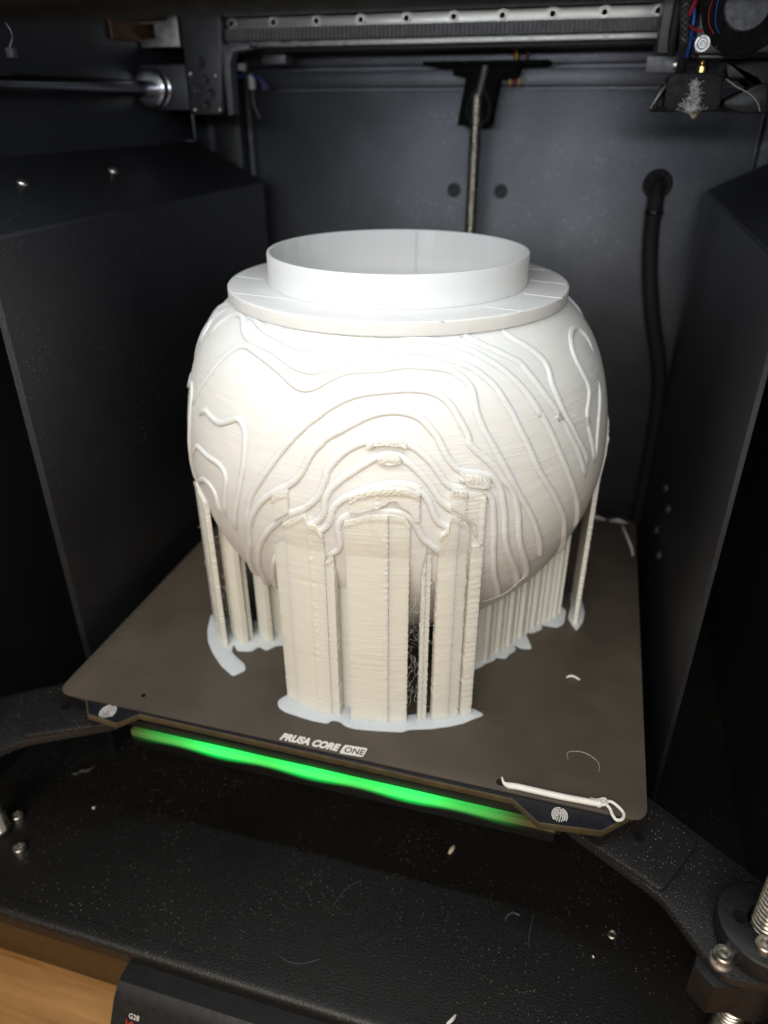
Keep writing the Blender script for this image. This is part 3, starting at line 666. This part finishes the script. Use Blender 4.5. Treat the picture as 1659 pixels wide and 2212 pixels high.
# left-hand group
def z_at(r):
    for i in range(2, 95):
        if Rz(i) >= r: return i
    return 95
SW(-149, -141.5, c0(.5), lin([(-149, 80), (-141.5, 86)]), lambda th, z: 96.6, 2.2, seed=20, edge=.3)
SW(-141.5, -134.6, c0(.5), lin([(-141.5, 85.5), (-134.6, 81)]), lambda th, z: 96.6, 2.2, seed=21, edge=.3, seams=(-138.2,))
def plan_wall(a, b, thick=2.0, zt=None, seed=0, extra=3):
    """straight upright wall between two plan points, reaching up into the body"""
    a = Vector(a); b = Vector(b); L = (b-a).length; n = max(2, int(L/1.2)); d = (b-a)/L; nn = Vector((-d.y, d.x)); V = []; F = []
    tops = []
    for i in range(n+1):
        p = a+d*(L*i/n); tops.append((z_at(p.length)+extra) if zt is None else zt)
    m = 70
    for s in (-.5, .5):
        for i in range(n+1):
            p = a+d*(L*i/n)
            for j in range(m+1):
                z = .5+(tops[i]-.5)*j/m
                o = .16*noise.noise(Vector((i*.3, seed+s, z*1.3)))+(.12*noise.noise(Vector((seed, i, z*.8))) if i in (0, n) else 0)
                pp = p+nn*(s*thick+o)+d*((.25*noise.noise(Vector((z*.9, seed, i)))) if i in (0, n) else 0); V.append((pp.x, pp.y, z))
    A = (n+1)*(m+1); q_ = lambda s, i, j: s*A+i*(m+1)+j
    for i in range(n):
        for j in range(m):
            F.append([q_(0, i, j), q_(0, i+1, j), q_(0, i+1, j+1), q_(0, i, j+1)]); F.append([q_(1, i, j+1), q_(1, i+1, j+1), q_(1, i+1, j), q_(1, i, j)])
        F.append([q_(0, i, m), q_(0, i+1, m), q_(1, i+1, m), q_(1, i, m)])
    for j in range(m):
        F.append([q_(0, 0, j), q_(0, 0, j+1), q_(1, 0, j+1), q_(1, 0, j)]); F.append([q_(0, n, j+1), q_(0, n, j), q_(1, n, j), q_(1, n, j+1)])
    return mk('support_wall', V, F, M['support'], vase, 50)
plan_wall((-67.6, -57.5), (-58.5, -63.2), 3.0, seed=31); plan_wall((-66.5, -55), (-58, -58), 2.0, seed=32)
plan_wall((-55, -53), (-47.3, -58.8), 2.6, seed=33); plan_wall((-54, -50), (-45, -51), 2.2, seed=34)
plan_wall((-46, -50.5), (-41, -55), 2.2, seed=35); plan_wall((-40, -50), (-33, -54), 2.2, seed=36)
# right-hand group: saw-toothed row
teeth = [((50, -51), (56.2, -43.4)), ((56.4, -45.6), (60.8, -34.8)), ((60.9, -37.6), (65.2, -28.8)), ((65.3, -31.5), (70.2, -21.6)), ((70.2, -23.6), (75.4, -12.4)), ((75.5, -14.0), (80.5, -6)), ((80.6, -7.5), (85.4, -2.2)), ((85.5, -2.2), (89.2, 9)), ((44, -57), (50, -50)), ((36, -60), (43, -56.4))]
for i, (a, b) in enumerate(teeth): plan_wall((a[0]*.985, a[1]*.985), (b[0]*.965, b[1]*.965), 2.0, seed=40+i)
for i, (a, b) in enumerate(teeth[:8]):
    c = teeth[i+1][0] if i < 7 else (92, 12)
    plan_wall((a[0]*.93, a[1]*.93), (c[0]*.93, c[1]*.93), 1.8, seed=60+i)
    m_ = ((a[0]+b[0])/2, (a[1]+b[1])/2); plan_wall((m_[0]*.92, m_[1]*.92), (m_[0]*1.0, m_[1]*1.0), 1.2, seed=80+i)
SW(-2.6, 12.5, c0(.5), lin([(-2.6, 86), (0, 98), (5, 107), (12.5, 110)]), lambda th, z: max(96.3, Rz(z)+.7), 2.0, seed=22, edge=0, rough=.12, seams=(1.5, 4.5))
# far side, mostly hidden
for th in (40, 75, 110, 160): SW(th, th+14, c0(.5), c0(84), lambda t, z: RS-.5, 3.0, seed=th, edge=0)

# ---- rafts: thin first layer under the supports
def raft(poly, h=.9):
    pts = round_poly(poly, 1.6, 3)
    prism('raft', pts, 'z', .03, h, M['raft'], vase, .25)
def ring(r, t0, t1, n): return [(r*math.cos(math.radians(t0+(t1-t0)*k/n)), r*math.sin(math.radians(t0+(t1-t0)*k/n))) for k in range(n+1)]
raft([(-28.6, -95.0), (-26.8, -98.6), (-23.1, -100.4), (-16.7, -101.3), (-9.2, -102.1), (-2.6, -101.9), (-1.6, -99.6), (1.9, -99.3), (4.8, -101.3), (9.6, -101.7), (18.5, -100.3), (29.4, -97.9), (31.4, -95.9), (40.3, -93), (47.8, -89.4), (53.5, -85.8), (55.5, -83.6), (60.9, -78.8), (54.2, -76.0), (48, -78.8), (40, -83), (34, -85.6), (29.4, -88), (22, -89.5), (6, -90.5), (3.5, -87), (-2, -87), (-4, -90.5), (-15, -90), (-25.5, -89.6)])
raft([(-86.5, -46), (-84.4, -52), (-82.4, -57.7), (-77.7, -66.2), (-71.9, -73), (-63.6, -80.5), (-54.8, -85.8), (-50.6, -80.4), (-53, -76.7), (-59.1, -73.1), (-62.9, -70.2), (-64.6, -64.6), (-60.8, -68.9), (-53.7, -67.2), (-51.9, -62.8), (-47.2, -64.9), (-43.7, -59.7), (-36, -58), (-32, -50), (-45, -46), (-60, -45), (-74, -46)])
raft([(33, -62), (45, -60), (51.1, -52), (55.1, -48), (55.9, -46), (59.9, -42.2), (60.4, -40), (65.3, -39.6), (66, -36), (69, -32.4), (67.4, -28), (70.6, -30.2), (76.4, -29.2), (71.6, -17.2), (75.6, -16.6), (79.9, -11.9), (78.6, -8.8), (86.9, -8.9), (89.9, -5), (90.4, 6), (86, 12), (78, 0), (66, -18), (50, -38), (36, -52)])
raft([(91.5, 0.5), (93.6, -4.5), (96.4, -9.1), (99.0, -1.5), (99.7, 7.3), (97, 22), (91.5, 24), (92.5, 12)])

# ---- stringing: hair-thin plastic threads
def hairs(name, n, centre, spread, length, r, parent, mat, seed, curl=1.0, seg=3):
    rnd = random.Random(seed); parts = []
    for i in range(n):
        p = Vector((centre[0]+rnd.gauss(0, spread[0]), centre[1]+rnd.gauss(0, spread[1]), centre[2]+rnd.gauss(0, spread[2])))
        d = Vector((rnd.gauss(0, 1), rnd.gauss(0, .6), rnd.gauss(0, 1))).normalized(); pts = [p]
        for k in range(8):
            d = (d+Vector((rnd.gauss(0, .45), rnd.gauss(0, .45), rnd.gauss(0, .45)))*curl).normalized(); pts.append(pts[-1]+d*length/8*rnd.uniform(.6, 1.3))
        parts.append(tube_vf(smooth_path(pts, 2), r, seg))
    o = multi(name, parts, mat, parent, 180); o['kind'] = 'stuff'; return o
a_ = math.radians(-70.6)
hairs('stringing', 55, (94*math.cos(a_), 94*math.sin(a_), 34), (1.0, 1.4, 18), 12, .04, vase, M['string'], 5)
hairs('stringing', 60, (-67, -60.5, 34), (1.6, 2.2, 18), 7, .05, vase, M['string'], 8)
# a few single threads
for pts, r in (([sph(-80.2, 106, 3.2), sph(-80.8, 100, 3.6), sph(-79.6, 94, 3.6), sph(-77.2, 89.5, 3.2), sph(-75.5, 85.5, 3)], .09), ([(96.2*math.cos(math.radians(-72)), 96.2*math.sin(math.radians(-72)), 82), (96*math.cos(math.radians(-70.5)), 96*math.sin(math.radians(-70.5)), 81), (96.5*math.cos(math.radians(-69)), 96.5*math.sin(math.radians(-69)), 83)], .1), ([sph(-46, 62, 2.5), sph(-43, 58, 3.5), sph(-40, 61, 2.5)], .08), ([sph(-50, 50, 2), sph(-44, 53, 3), sph(-39, 60, 2)], .08)):
    tube('loose_thread', pts, r, M['string'], vase, 4, 5)

# ------------------------------------------------------------------ things lying about
sc = empty('filament_scrap', (95, -113.5, 0), 'white purged filament strip ending in a loop on the sheet corner', 'filament scrap')
tube('strip', [(72.6, -111.6, 2.2), (73.6, -113.2, 1.2), (75.5, -113.7, .8), (78.5, -113.8, 1.2), (84, -113.9, 1.3), (94.4, -114.1, 1.4), (104, -113.8, 1.4), (110.2, -113.5, 1.4)], 1.25, M['scrap'], sc, 10, 8, lambda t: .2+.8*min(1, max(0, (t-.02)/.28))**1.2)
rnd = random.Random(2)
tube('knot', [(109, -114.6, .8), (110.5, -112.4, 1.6), (112.0, -113.4, 2.2), (110.5, -114.4, 2.3), (109.6, -112.9, 2.0), (111.8, -112.2, 1.4), (111.4, -110.6, 1.2), (108.5, -111.6, 1.0), (106.0, -111.0, .6)], .62, M['scrap'], sc, 8, 6, lambda t: 1 if t < .8 else max(.2, 1-(t-.8)*4))
tube('loop', [(111.2, -112.6, 1.6), (113.6, -111.4, 1.4), (116.4, -112.6, .9), (118.3, -115.0, .8), (117.9, -117.7, 1.0), (115.9, -119.0, 1.2), (114.4, -117.6, 1.4), (113.2, -114.8, 1.6), (111.6, -113.2, 1.7)], .62, M['scrap'], sc, 8, 8)

def bit(name, pts, r, label, cat='filament bit', mat='scrap', taper=None):
    o = tube(name, pts, r, M[mat], None, 6, 5, taper or (lambda t: .55+.45*math.sin(math.pi*t))); tag(o, label, cat); return o
bit('filament_bit', [(-151.5, -98, -79.4), (-149, -98.5, -79.2), (-147, -95.5, -79.3), (-144, -94.6, -79.2), (-142.5, -91.5, -79.3)], .8, 'wavy grey filament bit on the dark floor under the bed arm', mat='grey')
bit('filament_bit', [(51.2, -91.5, -79), (52.0, -89.4, -78.6), (52.6, -86.8, -79)], 1.0, 'stubby tan filament crumb on the floor below the green light', mat='nozzle')
bit('filament_bit', [(81.0, -116.4, -79.5), (81.8, -114.0, -79.3), (84, -112.2, -79.2), (87, -112.6, -79.4)], .5, 'curled pale filament bit on the floor near the bed arm', mat='grey')
bit('filament_bit', [(7.0, -132.2, -79.6), (7.6, -127.5, -79.5), (9, -122.5, -79.6), (12.5, -117.5, -79.6), (15.5, -115.6, -79.6)], .25, 'thin bowed thread standing out in the middle of the floor', mat='grey')
bit('filament_bit', [(92.4, -126, -79.7), (91.6, -121, -79.6), (92.2, -115, -79.7), (92.6, -110, -79.7)], .22, 'nearly straight fine thread on the floor by the curled bit', mat='grey')
bit('filament_bit', [(-9, -156.6, -79.7), (-3, -158.2, -79.6), (3, -157.2, -79.6), (9, -153.6, -79.7)], .2, 'long flat curved thread close to the front sill', mat='grey')
bit('filament_chip', [(64.6, -163.6, -79.4), (66.2, -162, -78.9), (67.3, -159.6, -79.2)], .75, 'white sickle shaped chip by the front sill', mat='scrap')
bit('filament_chip', [(36, -76, .4), (38.5, -75.4, .6), (42, -75.9, .4)], .4, 'tiny white chip beside the leaf shaped raft tip', mat='scrap') if False else None
bit('filament_chip', [(93.4, -45, .4), (96, -43.6, .7), (99.5, -45.0, .4)], .55, 'tiny white chip lying alone on the sheet beside the vase', mat='scrap')
bit('filament_thread', [(97, -94, .3), (96.8, -90, .3), (103, -88.6, .35), (108.5, -92, .35), (109.2, -97, .3)], .08, 'hair thin hooked thread on the sheet above the looped scrap', mat='white')
bit('filament_thread', [(119, 105, .6), (121.5, 92, 1.0), (124, 80, .6), (124.6, 72, .5)], .8, 'straight pale strip near the far corner of the sheet', mat='white')
for x, y in ((104, 113), (117, 112.5)):
    o = mk('corner_mark', [(x-6, y-1.5, .02), (x+5, y-1.8, .02), (x-.5, y+2.6, .02), (x-6, y-1.5, .35), (x+5, y-1.8, .35), (x-.5, y+2.6, .35)], [[2, 1, 0], [3, 4, 5], [0, 1, 4, 3], [1, 2, 5, 4], [2, 0, 3, 5]], M['white'], sheet)

# ------------------------------------------------------------------ gantry
GY = 140.0
ga = empty('gantry', (-20, GY, 258), 'black gantry beam with silver bolted linear rail and toothed belts', 'gantry')
box('beam', (-150, GY+2, 257.2), (172, GY+16, 282), M['black'], ga, .6)
rail = box('rail', (-147, GY-5, 267.4), (172, GY+1.9, 273.7), M['steel'], ga, .5)
for k in range(12):
    x = -132.4+25.25*k
    lathe('rail_bolt', [(3.2, .05), (3.2, .25), (2.9, .25), (2.9, -1.2), (2.5, -1.2), (2.3, .9), (1.4, .9), (1.3, 0), (.01, 0)], (x, GY-5, 270.7), (0, -1, 0), M['steel'], rail, 22, False)
box('edge_strip', (-147, GY-7, 259.0), (172, GY+1.9, 262.0), M['alu'], ga, .5)
def belt(z0_, z1_, y, x0, x1, pitch=2.3):
    parts = []; n = int((x1-x0)/pitch)
    bm = bmesh.new(); bm_box(bm, (x0, y, z0_), (x1, y+.8, z1_))
    for i in range(n):
        x = x0+i*pitch+.3; bm_box(bm, (x, y-1.2, z0_+.05), (x+pitch*.52, y+.01, z1_-.05))
    return from_bm('belt', bm, M['belt'], ga, None)
belt(262.3, 267.9, GY-8.2, -146, 172); belt(274.0, 280, GY-8.2, -146, 172)
# left end carriage
ca = 'gantry'
V2 = [(-158.5, 226), (-138.5, 226), (-134.5, 262), (-134.5, 282), (-158.5, 282)]
pl = prism('end_plate', round_poly(V2, 2, 3), 'y', GY-16, GY-12, M['dgrey'], ga, .4)
for x, z, r in ((-149, 252, 3.2), (-146.5, 243.5, 2.4), (-152, 238.5, 3.0), (-144, 236.5, 2.8), (-147.5, 231, 2.2)):
    lathe('slot', [(r, .02), (r, .1), (r*.85, .03), (.01, .03)], (x, GY-16, z), (0, -1, 0), M['blackgloss'], pl, 20, False)
for x, z in ((-156, 246.5), (-140.5, 245.5), (-155.5, 228.5), (-139.5, 228.5)): bolt('bolt', (x, GY-16, z), (0, -1, 0), 1.3, 1.0, ga, M['bolt'], False, 0, 12)
prism('angle_bracket', [(-134.3, 260), (-128.2, 260), (-117, 260), (-117, 257.5), (-127, 256.5), (-129.6, 252), (-130.2, 226), (-133.8, 225.5)], 'y', GY-18, GY-10, M['grey'], ga, .5)
prism('top_bracket', [(-184.5, 259.6), (-160, 259.6), (-160, 275.2), (-166, 275.2), (-166, 272.4), (-184.5, 272), (-184.5, 270.9), (-175, 270.6), (-175, 263.8), (-184.5, 263.4)], 'y', GY-17, GY-11, M['alu'], ga, .4)
box('spacer', (-126, GY+18, 252), (-111, GY+30, 259), M['grey'], ga, .5)
# bearing on the rod
RX, RZ = -177.0, 239.2
lathe('bearing', [(4.4, 0), (8.6, 0), (9.6, .5), (9.9, 1.2), (9.9, 4), (9.0, 4.4), (9.0, 7), (9.9, 7.4), (9.9, 22), (9.5, 23)], (RX, 112, RZ), (0, 1, 0), M['chrome'], ga, 36)
box('bearing_block', (RX-11, 122, RZ-11), (-158, GY-12, RZ+12), M['dgrey'], ga, .8)
tube('switch_wire', [(-158.8, 126, 226), (-158.6, 126, 219), (-158.8, 126, 213), (-162, 126, 212.2), (-165, 126, 212.4)], .6, M['grey'], ga, 6, 4)
rod = tag(cyl('guide_rod', (RX, -167.5, RZ), (RX, 176, RZ), 3.9, M['chrome'], None, 28, .3), 'polished steel guide rod running through the round bearing', 'rod')
bb = tag(box('brown_view_strip', (-185.7, 95, 262), (-184, 190, 276), M['brown'], None, .6), 'brown strip added for the view through the side window, behind the silver bracket', 'strip')  # added strip, stands in for brown seen through the side window
hb = empty('wire_connector', (-183, -10, 250), 'small grey plug on a short wire hanging by the rod', 'connector')
box('plug', (-181, 6, 249), (-177.5, 9, 253), M['grey'], hb, .3); tube('wire', [(-179.5, 7.5, 253), (-178.6, 9, 256), (-179, 10, 259), (-180.5, 9, 263)], .5, M['grey'], hb, 6, 4)

# ------------------------------------------------------------------ rear screw bracket, wiring
tbk = empty('screw_bracket', (3, 180, 219), 'black T shaped printed bracket holding the rear screw', 'bracket')
prism('bracket_body', round_poly([(-28, 252.6), (-28, 250.2), (-13.5, 249.5), (-13, 245.6), (-5.4, 244.4), (-9.4, 220.0), (10.6, 220.0), (14.2, 244.4), (24.5, 244.4), (26, 250.5), (40, 251), (40, 252.4)], .8, 2), 'y', 173, 186, M['matte'], tbk, .5)
prism('cross_arm', [(-30, 252.8), (-30, 250.4), (42, 250.4), (42, 252.8)], 'y', 168, 186.5, M['matte'], tbk, .4)
tube('shaft_slot', [(6.2, 172.4, 252), (4.6, 172.4, 243), (3.0, 172.4, 236)], 2.3, M['grey'], tbk, 10, 5)
tube('keyhole_rim', [(3.2+6.6*math.sin(a)*(1-.18*math.cos(a)), 172.2, 229.6+9.2*math.cos(a)) for a in [2*math.pi*k/24 for k in range(25)]], .75, M['dgrey'], tbk, 6, 2)
for i, (mt, dx) in enumerate((('red', 0), ('yellow', 1.1), ('black', 2.2), ('red', 7), ('blue', 8.2))):
    tube('wire', [(21+dx, 178, 263), (21.4+dx, 176, 258), (22+dx*.9, 178, 252.8)], .55, M[mt], tbk, 6, 4)
for i, mt in enumerate(('yellow', 'red', 'yellow')):
    tube('wire', [(19+i*2.6, 184, 244.3), (19.4+i*2.6, 183, 242), (19+i*2.6, 187, 240.4)], .6, M[mt], tbk, 6, 4)
cn = empty('cable_plug', (-146, 176, 238), 'white cable plug with blue and red wires at the rear corner', 'plug')
box('housing', (-143.5, 174.5, 239.5), (-140.2, 178, 247.5), M['white'], cn, .5); box('contacts', (-150, 174, 249.6), (-145.5, 178, 253.6), M['white'], cn, .6)
for i, (mt, o) in enumerate((('blue', 0), ('red', 1.3), ('blue', 2.4))):
    tube('wire', [(-140.5, 175, 247-o*.3), (-137.5+o*.4, 174.6, 246.4), (-134.6+o, 174.6, 243.2), (-133.4+o, 175, 239.6)], .7, M[mt], cn, 6, 5)
tube('wire', [(-157, 174, 246.6), (-152, 173.5, 245.8), (-146, 174, 247.5)], .9, M['blue'], cn, 6, 5)
tube('wire', [(-141.6, 176, 239.6), (-141.5, 175, 233), (-140, 175, 228), (-137.5, 175.5, 223)], .7, M['grey'], cn, 6, 5)

gc = empty('grommet_cable', (112, 190, 60), 'thick black sleeved cable hanging from a round grommet in the rear wall', 'cable')
lathe('grommet', [(4.2, 0), (5.4, 2.2), (7.4, 2.4), (8.4, 1.4), (8.6, 0)], (111.1, WALL_Y, 188.8), (0, -1, 0), M['rubber'], gc, 32, False)
lathe('grommet_core', [(4.4, .4), (.01, .4)], (111.1, WALL_Y, 188.8), (0, -1, 0), M['blackgloss'], gc, 24, False)
tube('cable', [(111.2, 191.6, 189.5), (111.2, 187.5, 188), (111.2, 185.4, 182), (111.4, 186, 174), (112, 186.5, 160), (114.0, 186.5, 144), (117, 186, 128), (122.5, 186, 106), (129, 186, 85), (133.5, 186, 64), (135, 186, 40), (135.5, 186, 10), (135.5, 186, -60)], 4.8, M['rubber'], gc, 14, 6, lambda t: .72 if t < .12 else min(1, .72+(t-.12)*6))
tube('cable_tie', [(111.4+5.2*math.cos(a), 186+5.2*math.sin(a), 174) for a in [2*math.pi*k/20 for k in range(21)]], .9, M['blackgloss'], gc, 6, 2)

# ------------------------------------------------------------------ print head
ph = empty('extruder', (116, 95, 225), 'black print head with round fan, brass fitting and fluff covered nozzle', 'extruder')
NY = 98.0
box('carriage_plate', (95.5, 88, 250.5), (103.2, 134.9, 292), M['arm'], ph, .5)
mp_ = prism('reflective_plate', round_poly([(91.8, 250.2), (106.6, 249.8), (106.6, 243.4), (92.4, 243.6)], .8, 3), 'y', 97.8, 98.6, M['grey'], ph, .15)
bolt('bolt', (105.4, 97.8, 246.6), (0, -1, 0), 2.0, .8, ph, M['bolt'], False)
# fan housing
FY = 66.0
fan = box('fan_housing', (109.3, FY, 248.8), (146, FY+12, 286), M['dgrey'], ph, 1.6)
fcx, fcz = 126.8, 265.2
lathe('fan_opening', [(18.2, -.02), (18.2, -.4), (17.2, -.5), (17.0, .3), (.01, .3)], (fcx, FY, fcz), (0, -1, 0), M['matte'], fan, 56, False)
hub = lathe('fan_hub', [(9.0, .3), (9.0, 1.0), (8.4, 1.6), (.01, 1.7)], (fcx, FY, fcz), (0, -1, 0), M['dgrey'], fan, 40, False)
for k in range(7):
    a0 = 2*math.pi*k/7; pts = []
    for i in range(8):
        r = 8.8+8.0*i/7; a = a0+.09*i
        pts.append((r, a))
    V = []; F = []
    for r, a in pts:
        for da, yy in ((0, -.75), (.42, -.25)):
            V.append((fcx+r*math.cos(a+da), FY+yy+.0, fcz+r*math.sin(a+da)))
            V.append((fcx+r*math.cos(a+da), FY+yy+.22, fcz+r*math.sin(a+da)))
    for i in range(7):
        b_ = i*4; F += [[b_, b_+2, b_+6, b_+4], [b_+1, b_+5, b_+7, b_+3], [b_, b_+4, b_+5, b_+1], [b_+2, b_+3, b_+7, b_+6]]
    mk('fan_blade', V, F, M['matte'], fan, 40)
bolt('bolt', (112.2, FY, 252.6), (0, -1, 0), 2.1, 1.4, ph, M['alu'], True, 3.0, 28)
bolt('bolt', (118.2, FY, 251.4), (0, -1, 0), .8, .7, ph, M['blackgloss'], False, 0, 12)
for dx, mt in ((0, 'red'), (2.0, 'blue')):
    tube('fan_wire', [(113.5+dx, FY-.7, 269), (112.6+dx*1.3, FY-.7, 264), (113.6+dx*1.2, FY-.7, 259), (116+dx, FY-.7, 256)], .24, M[mt], fan, 6, 5)
prism('lower_clip', [(111.8, 247.6), (122, 247.4), (121, 248.7), (111.8, 248.7)], 'y', FY+1, FY+9, M['dgrey'], ph, .2)
box('heatsink', (109.5, FY+12.1, 248), (146, 134, 286), M['black'], ph, .8)
# wiring loom on the fan's side
for pts, r, mt in (([(103.5, 90, 284), (103.8, 84, 275), (104.4, 82, 266), (106.0, 82, 256), (107.0, 88, 248), (107.4, 94, 243)], 2.2, 'rubber'), ([(101.6, 92, 280), (101.3, 86, 268), (101.2, 86, 258), (101.6, 90, 250)], 1.9, 'rubber'),
                   ([(107.2, 80, 270), (108.2, 78, 262), (108.5, 80, 254), (108.2, 84, 249)], .8, 'blue'), ([(108, 84, 284), (107.0, 78, 276), (107.8, 76, 270), (106.2, 80, 264)], 1.0, 'red'), ([(109.5, 80, 284), (108.6, 76, 278), (107.6, 75, 272)], 1.0, 'red'),
                   ([(107.4, 76, 259.4), (109.0, 70, 257.8), (111, 65.6, 257.0)], .75, 'red'), ([(107.8, 76, 256.2), (109.6, 70, 254.6), (111.4, 65.6, 255.2)], .7, 'blue')):
    tube('wire', pts, r, M[mt], ph, 8, 6)
# braid of the loom
braid = []
for s in (1, -1):
    for k in range(4):
        base_ = smooth_path([(103.5, 90, 284), (103.8, 84, 275), (104.4, 82, 266), (106.0, 82, 256), (107.0, 88, 248), (107.4, 94, 243)], 14)
        pts = []
        for i, p in enumerate(base_):
            a = s*i*.5+k*math.pi/2; pts.append(p+Vector((math.cos(a)*2.2, math.sin(a)*2.2, 0)))
        braid.append(tube_vf(pts, .22, 4))
multi('cable_braid', braid, M['grey'], ph, 60)
# hotend
lathe('brass_fitting', [(2.6, 0), (2.6, 2.4), (2.1, 2.8), (1.5, 3.2), (1.5, 4.0), (2.1, 4.6), (2.1, 6.0)], (116.6, NY, 243.4), (0, 0, 1), M['brass'], ph, 20)
sock = prism('heater_sock', round_poly([(101.9, 241.6), (104.6, 243.2), (123.2, 242.9), (125.4, 241.0), (126.3, 230.5), (124.6, 227.9), (104, 227.9), (102.0, 230)], 1.6, 4), 'y', NY-11, NY+11, M['rubber'], ph, 1.2)
lathe('nozzle', [(.5, 0), (.9, .5), (2.6, 2.2), (2.8, 3.4)], (116.6, NY, 225.0), (0, 0, 1), M['nozzle'], ph, 18)
def fluff(seed, n):
    rnd = random.Random(seed); parts = []
    for i in range(n):
        t = rnd.random()
        t = t**1.6; x = 114.2+rnd.gauss(0, .7+1.7*(1-t)); z = 228.2+t*11.5
        p = Vector((x, NY-11.1-rnd.random()*.5, z)); d = Vector((rnd.gauss(0, .6), -abs(rnd.gauss(0, .08)), rnd.gauss(.2, .8))).normalized(); pts = [p]
        for k in range(4): d = (d+Vector((rnd.gauss(0, .4), rnd.gauss(0, .12), rnd.gauss(0, .4)))).normalized(); pts.append(pts[-1]+d*rnd.uniform(.2, .65))
        parts.append(tube_vf(pts, rnd.uniform(.04, .11), 3))
    o = multi('fluff', parts, M['fluff'], sock, 180); o['kind'] = 'stuff'
fluff(4, 300)
# part cooling ducts
def duct(pts, r, name='duct'):
    tube(name, pts, r, M['black'], ph, 12, 6)
prism('duct', round_poly([(95.6, 228.2), (99.6, 237.6), (103.8, 241), (105.6, 241), (101.6, 236), (99.2, 228)], 1.2, 3), 'y', NY-7, NY+9, M['blackgloss'], ph, .8)
prism('duct', round_poly([(128.2, 229.4), (127.6, 232.2), (138.6, 238.0), (144.5, 239.4), (147.4, 227.2), (136.2, 227.0)], 1.4, 3), 'y', NY-9, NY+12, M['black'], ph, 1.2)
box('duct_base', (97, NY+6, 227.6), (150, NY+20, 230), M['black'], ph, .6)
prism('shroud', round_poly([(124.8, 247.8), (146, 247.6), (150, 240), (147.5, 231), (139, 240.5), (127.4, 240.6)], 1.4, 3), 'y', NY-8, NY+24, M['black'], ph, 1.0)
tube('loose_thread', [(126.4, NY-12, 240.4), (131, NY-13, 237.5), (137.5, NY-12, 234.5), (141.5, NY-11, 231), (143, NY-11, 228)], .12, M['fluff'], ph, 4, 5)

# ------------------------------------------------------------------ display unit at the lower front
du = empty('display_unit', (0, -180, -114), 'black tilted display housing with white G28 mark at the printer front', 'display')
dp = [(-171.8, -86.4), (-180.6, -86.6), (-182.3, -88.0), (-185.6, -91.6), (-197.5, -114), (-171.8, -114)]
bm = bmesh.new(); rows = []
for x, ins in ((-66.5, 3.0), (-69.0, 1.2), (-70.2, 0), (72, 0)):
    rows.append([bm.verts.new((x+(-.4*(p[1]+86) if x < 0 else 0)*-.05, p[0]+(ins*.6 if p[0] < -175 else 0), p[1]-(ins*.6 if p[1] > -95 else 0))) for p in dp])
for a, b in zip(rows, rows[1:]):
    for i in range(len(a)): bm.faces.new((a[i], a[(i+1) % len(a)], b[(i+1) % len(a)], b[i]))
bm.faces.new(rows[0][::-1]); bm.faces.new(rows[-1])
from_bm('housing', bm, M['black'], du, 25)
nd = Vector((0, -185.6+197.5, -91.6+114)); dn = Vector((0, -197.5+185.6, -114+91.6)).normalized()   # down the face
up_ = -dn; xr = Vector((1, 0, 0)); nrm = xr.cross(up_).normalized()
def face_m(x, t, off=.08):
    o = Vector((x, -185.6, -91.6))+dn*t+nrm*off
    return Matrix(((xr.x, up_.x, nrm.x, o.x), (xr.y, up_.y, nrm.y, o.y), (xr.z, up_.z, nrm.z, o.z), (0, 0, 0, 1)))
text_mesh('lettering', 'G28', 3.1, 0, .05, M['white'], du, face_m(-62.6, 5.6), .02, .9)
fm = face_m(-63.4, 6.6, .1)
tube('red_curve', [fm @ Vector(p) for p in ((0, .2, 0), (.2, -1.2, 0), (1.0, -1.8, 0), (2.0, -.6, 0), (2.8, -.4, 0), (3.0, -1.6, 0), (2.6, -2.8, 0), (3.6, -4.2, 0))], .24, M['redprint'], du, 6, 6)
tube('red_curve', [fm @ Vector(p) for p in ((4.6, -3.6, 0), (5.2, -2.2, 0), (6.6, -1.8, 0), (8, -2.6, 0), (8.6, -4.4, 0))], .24, M['redprint'], du, 6, 6)
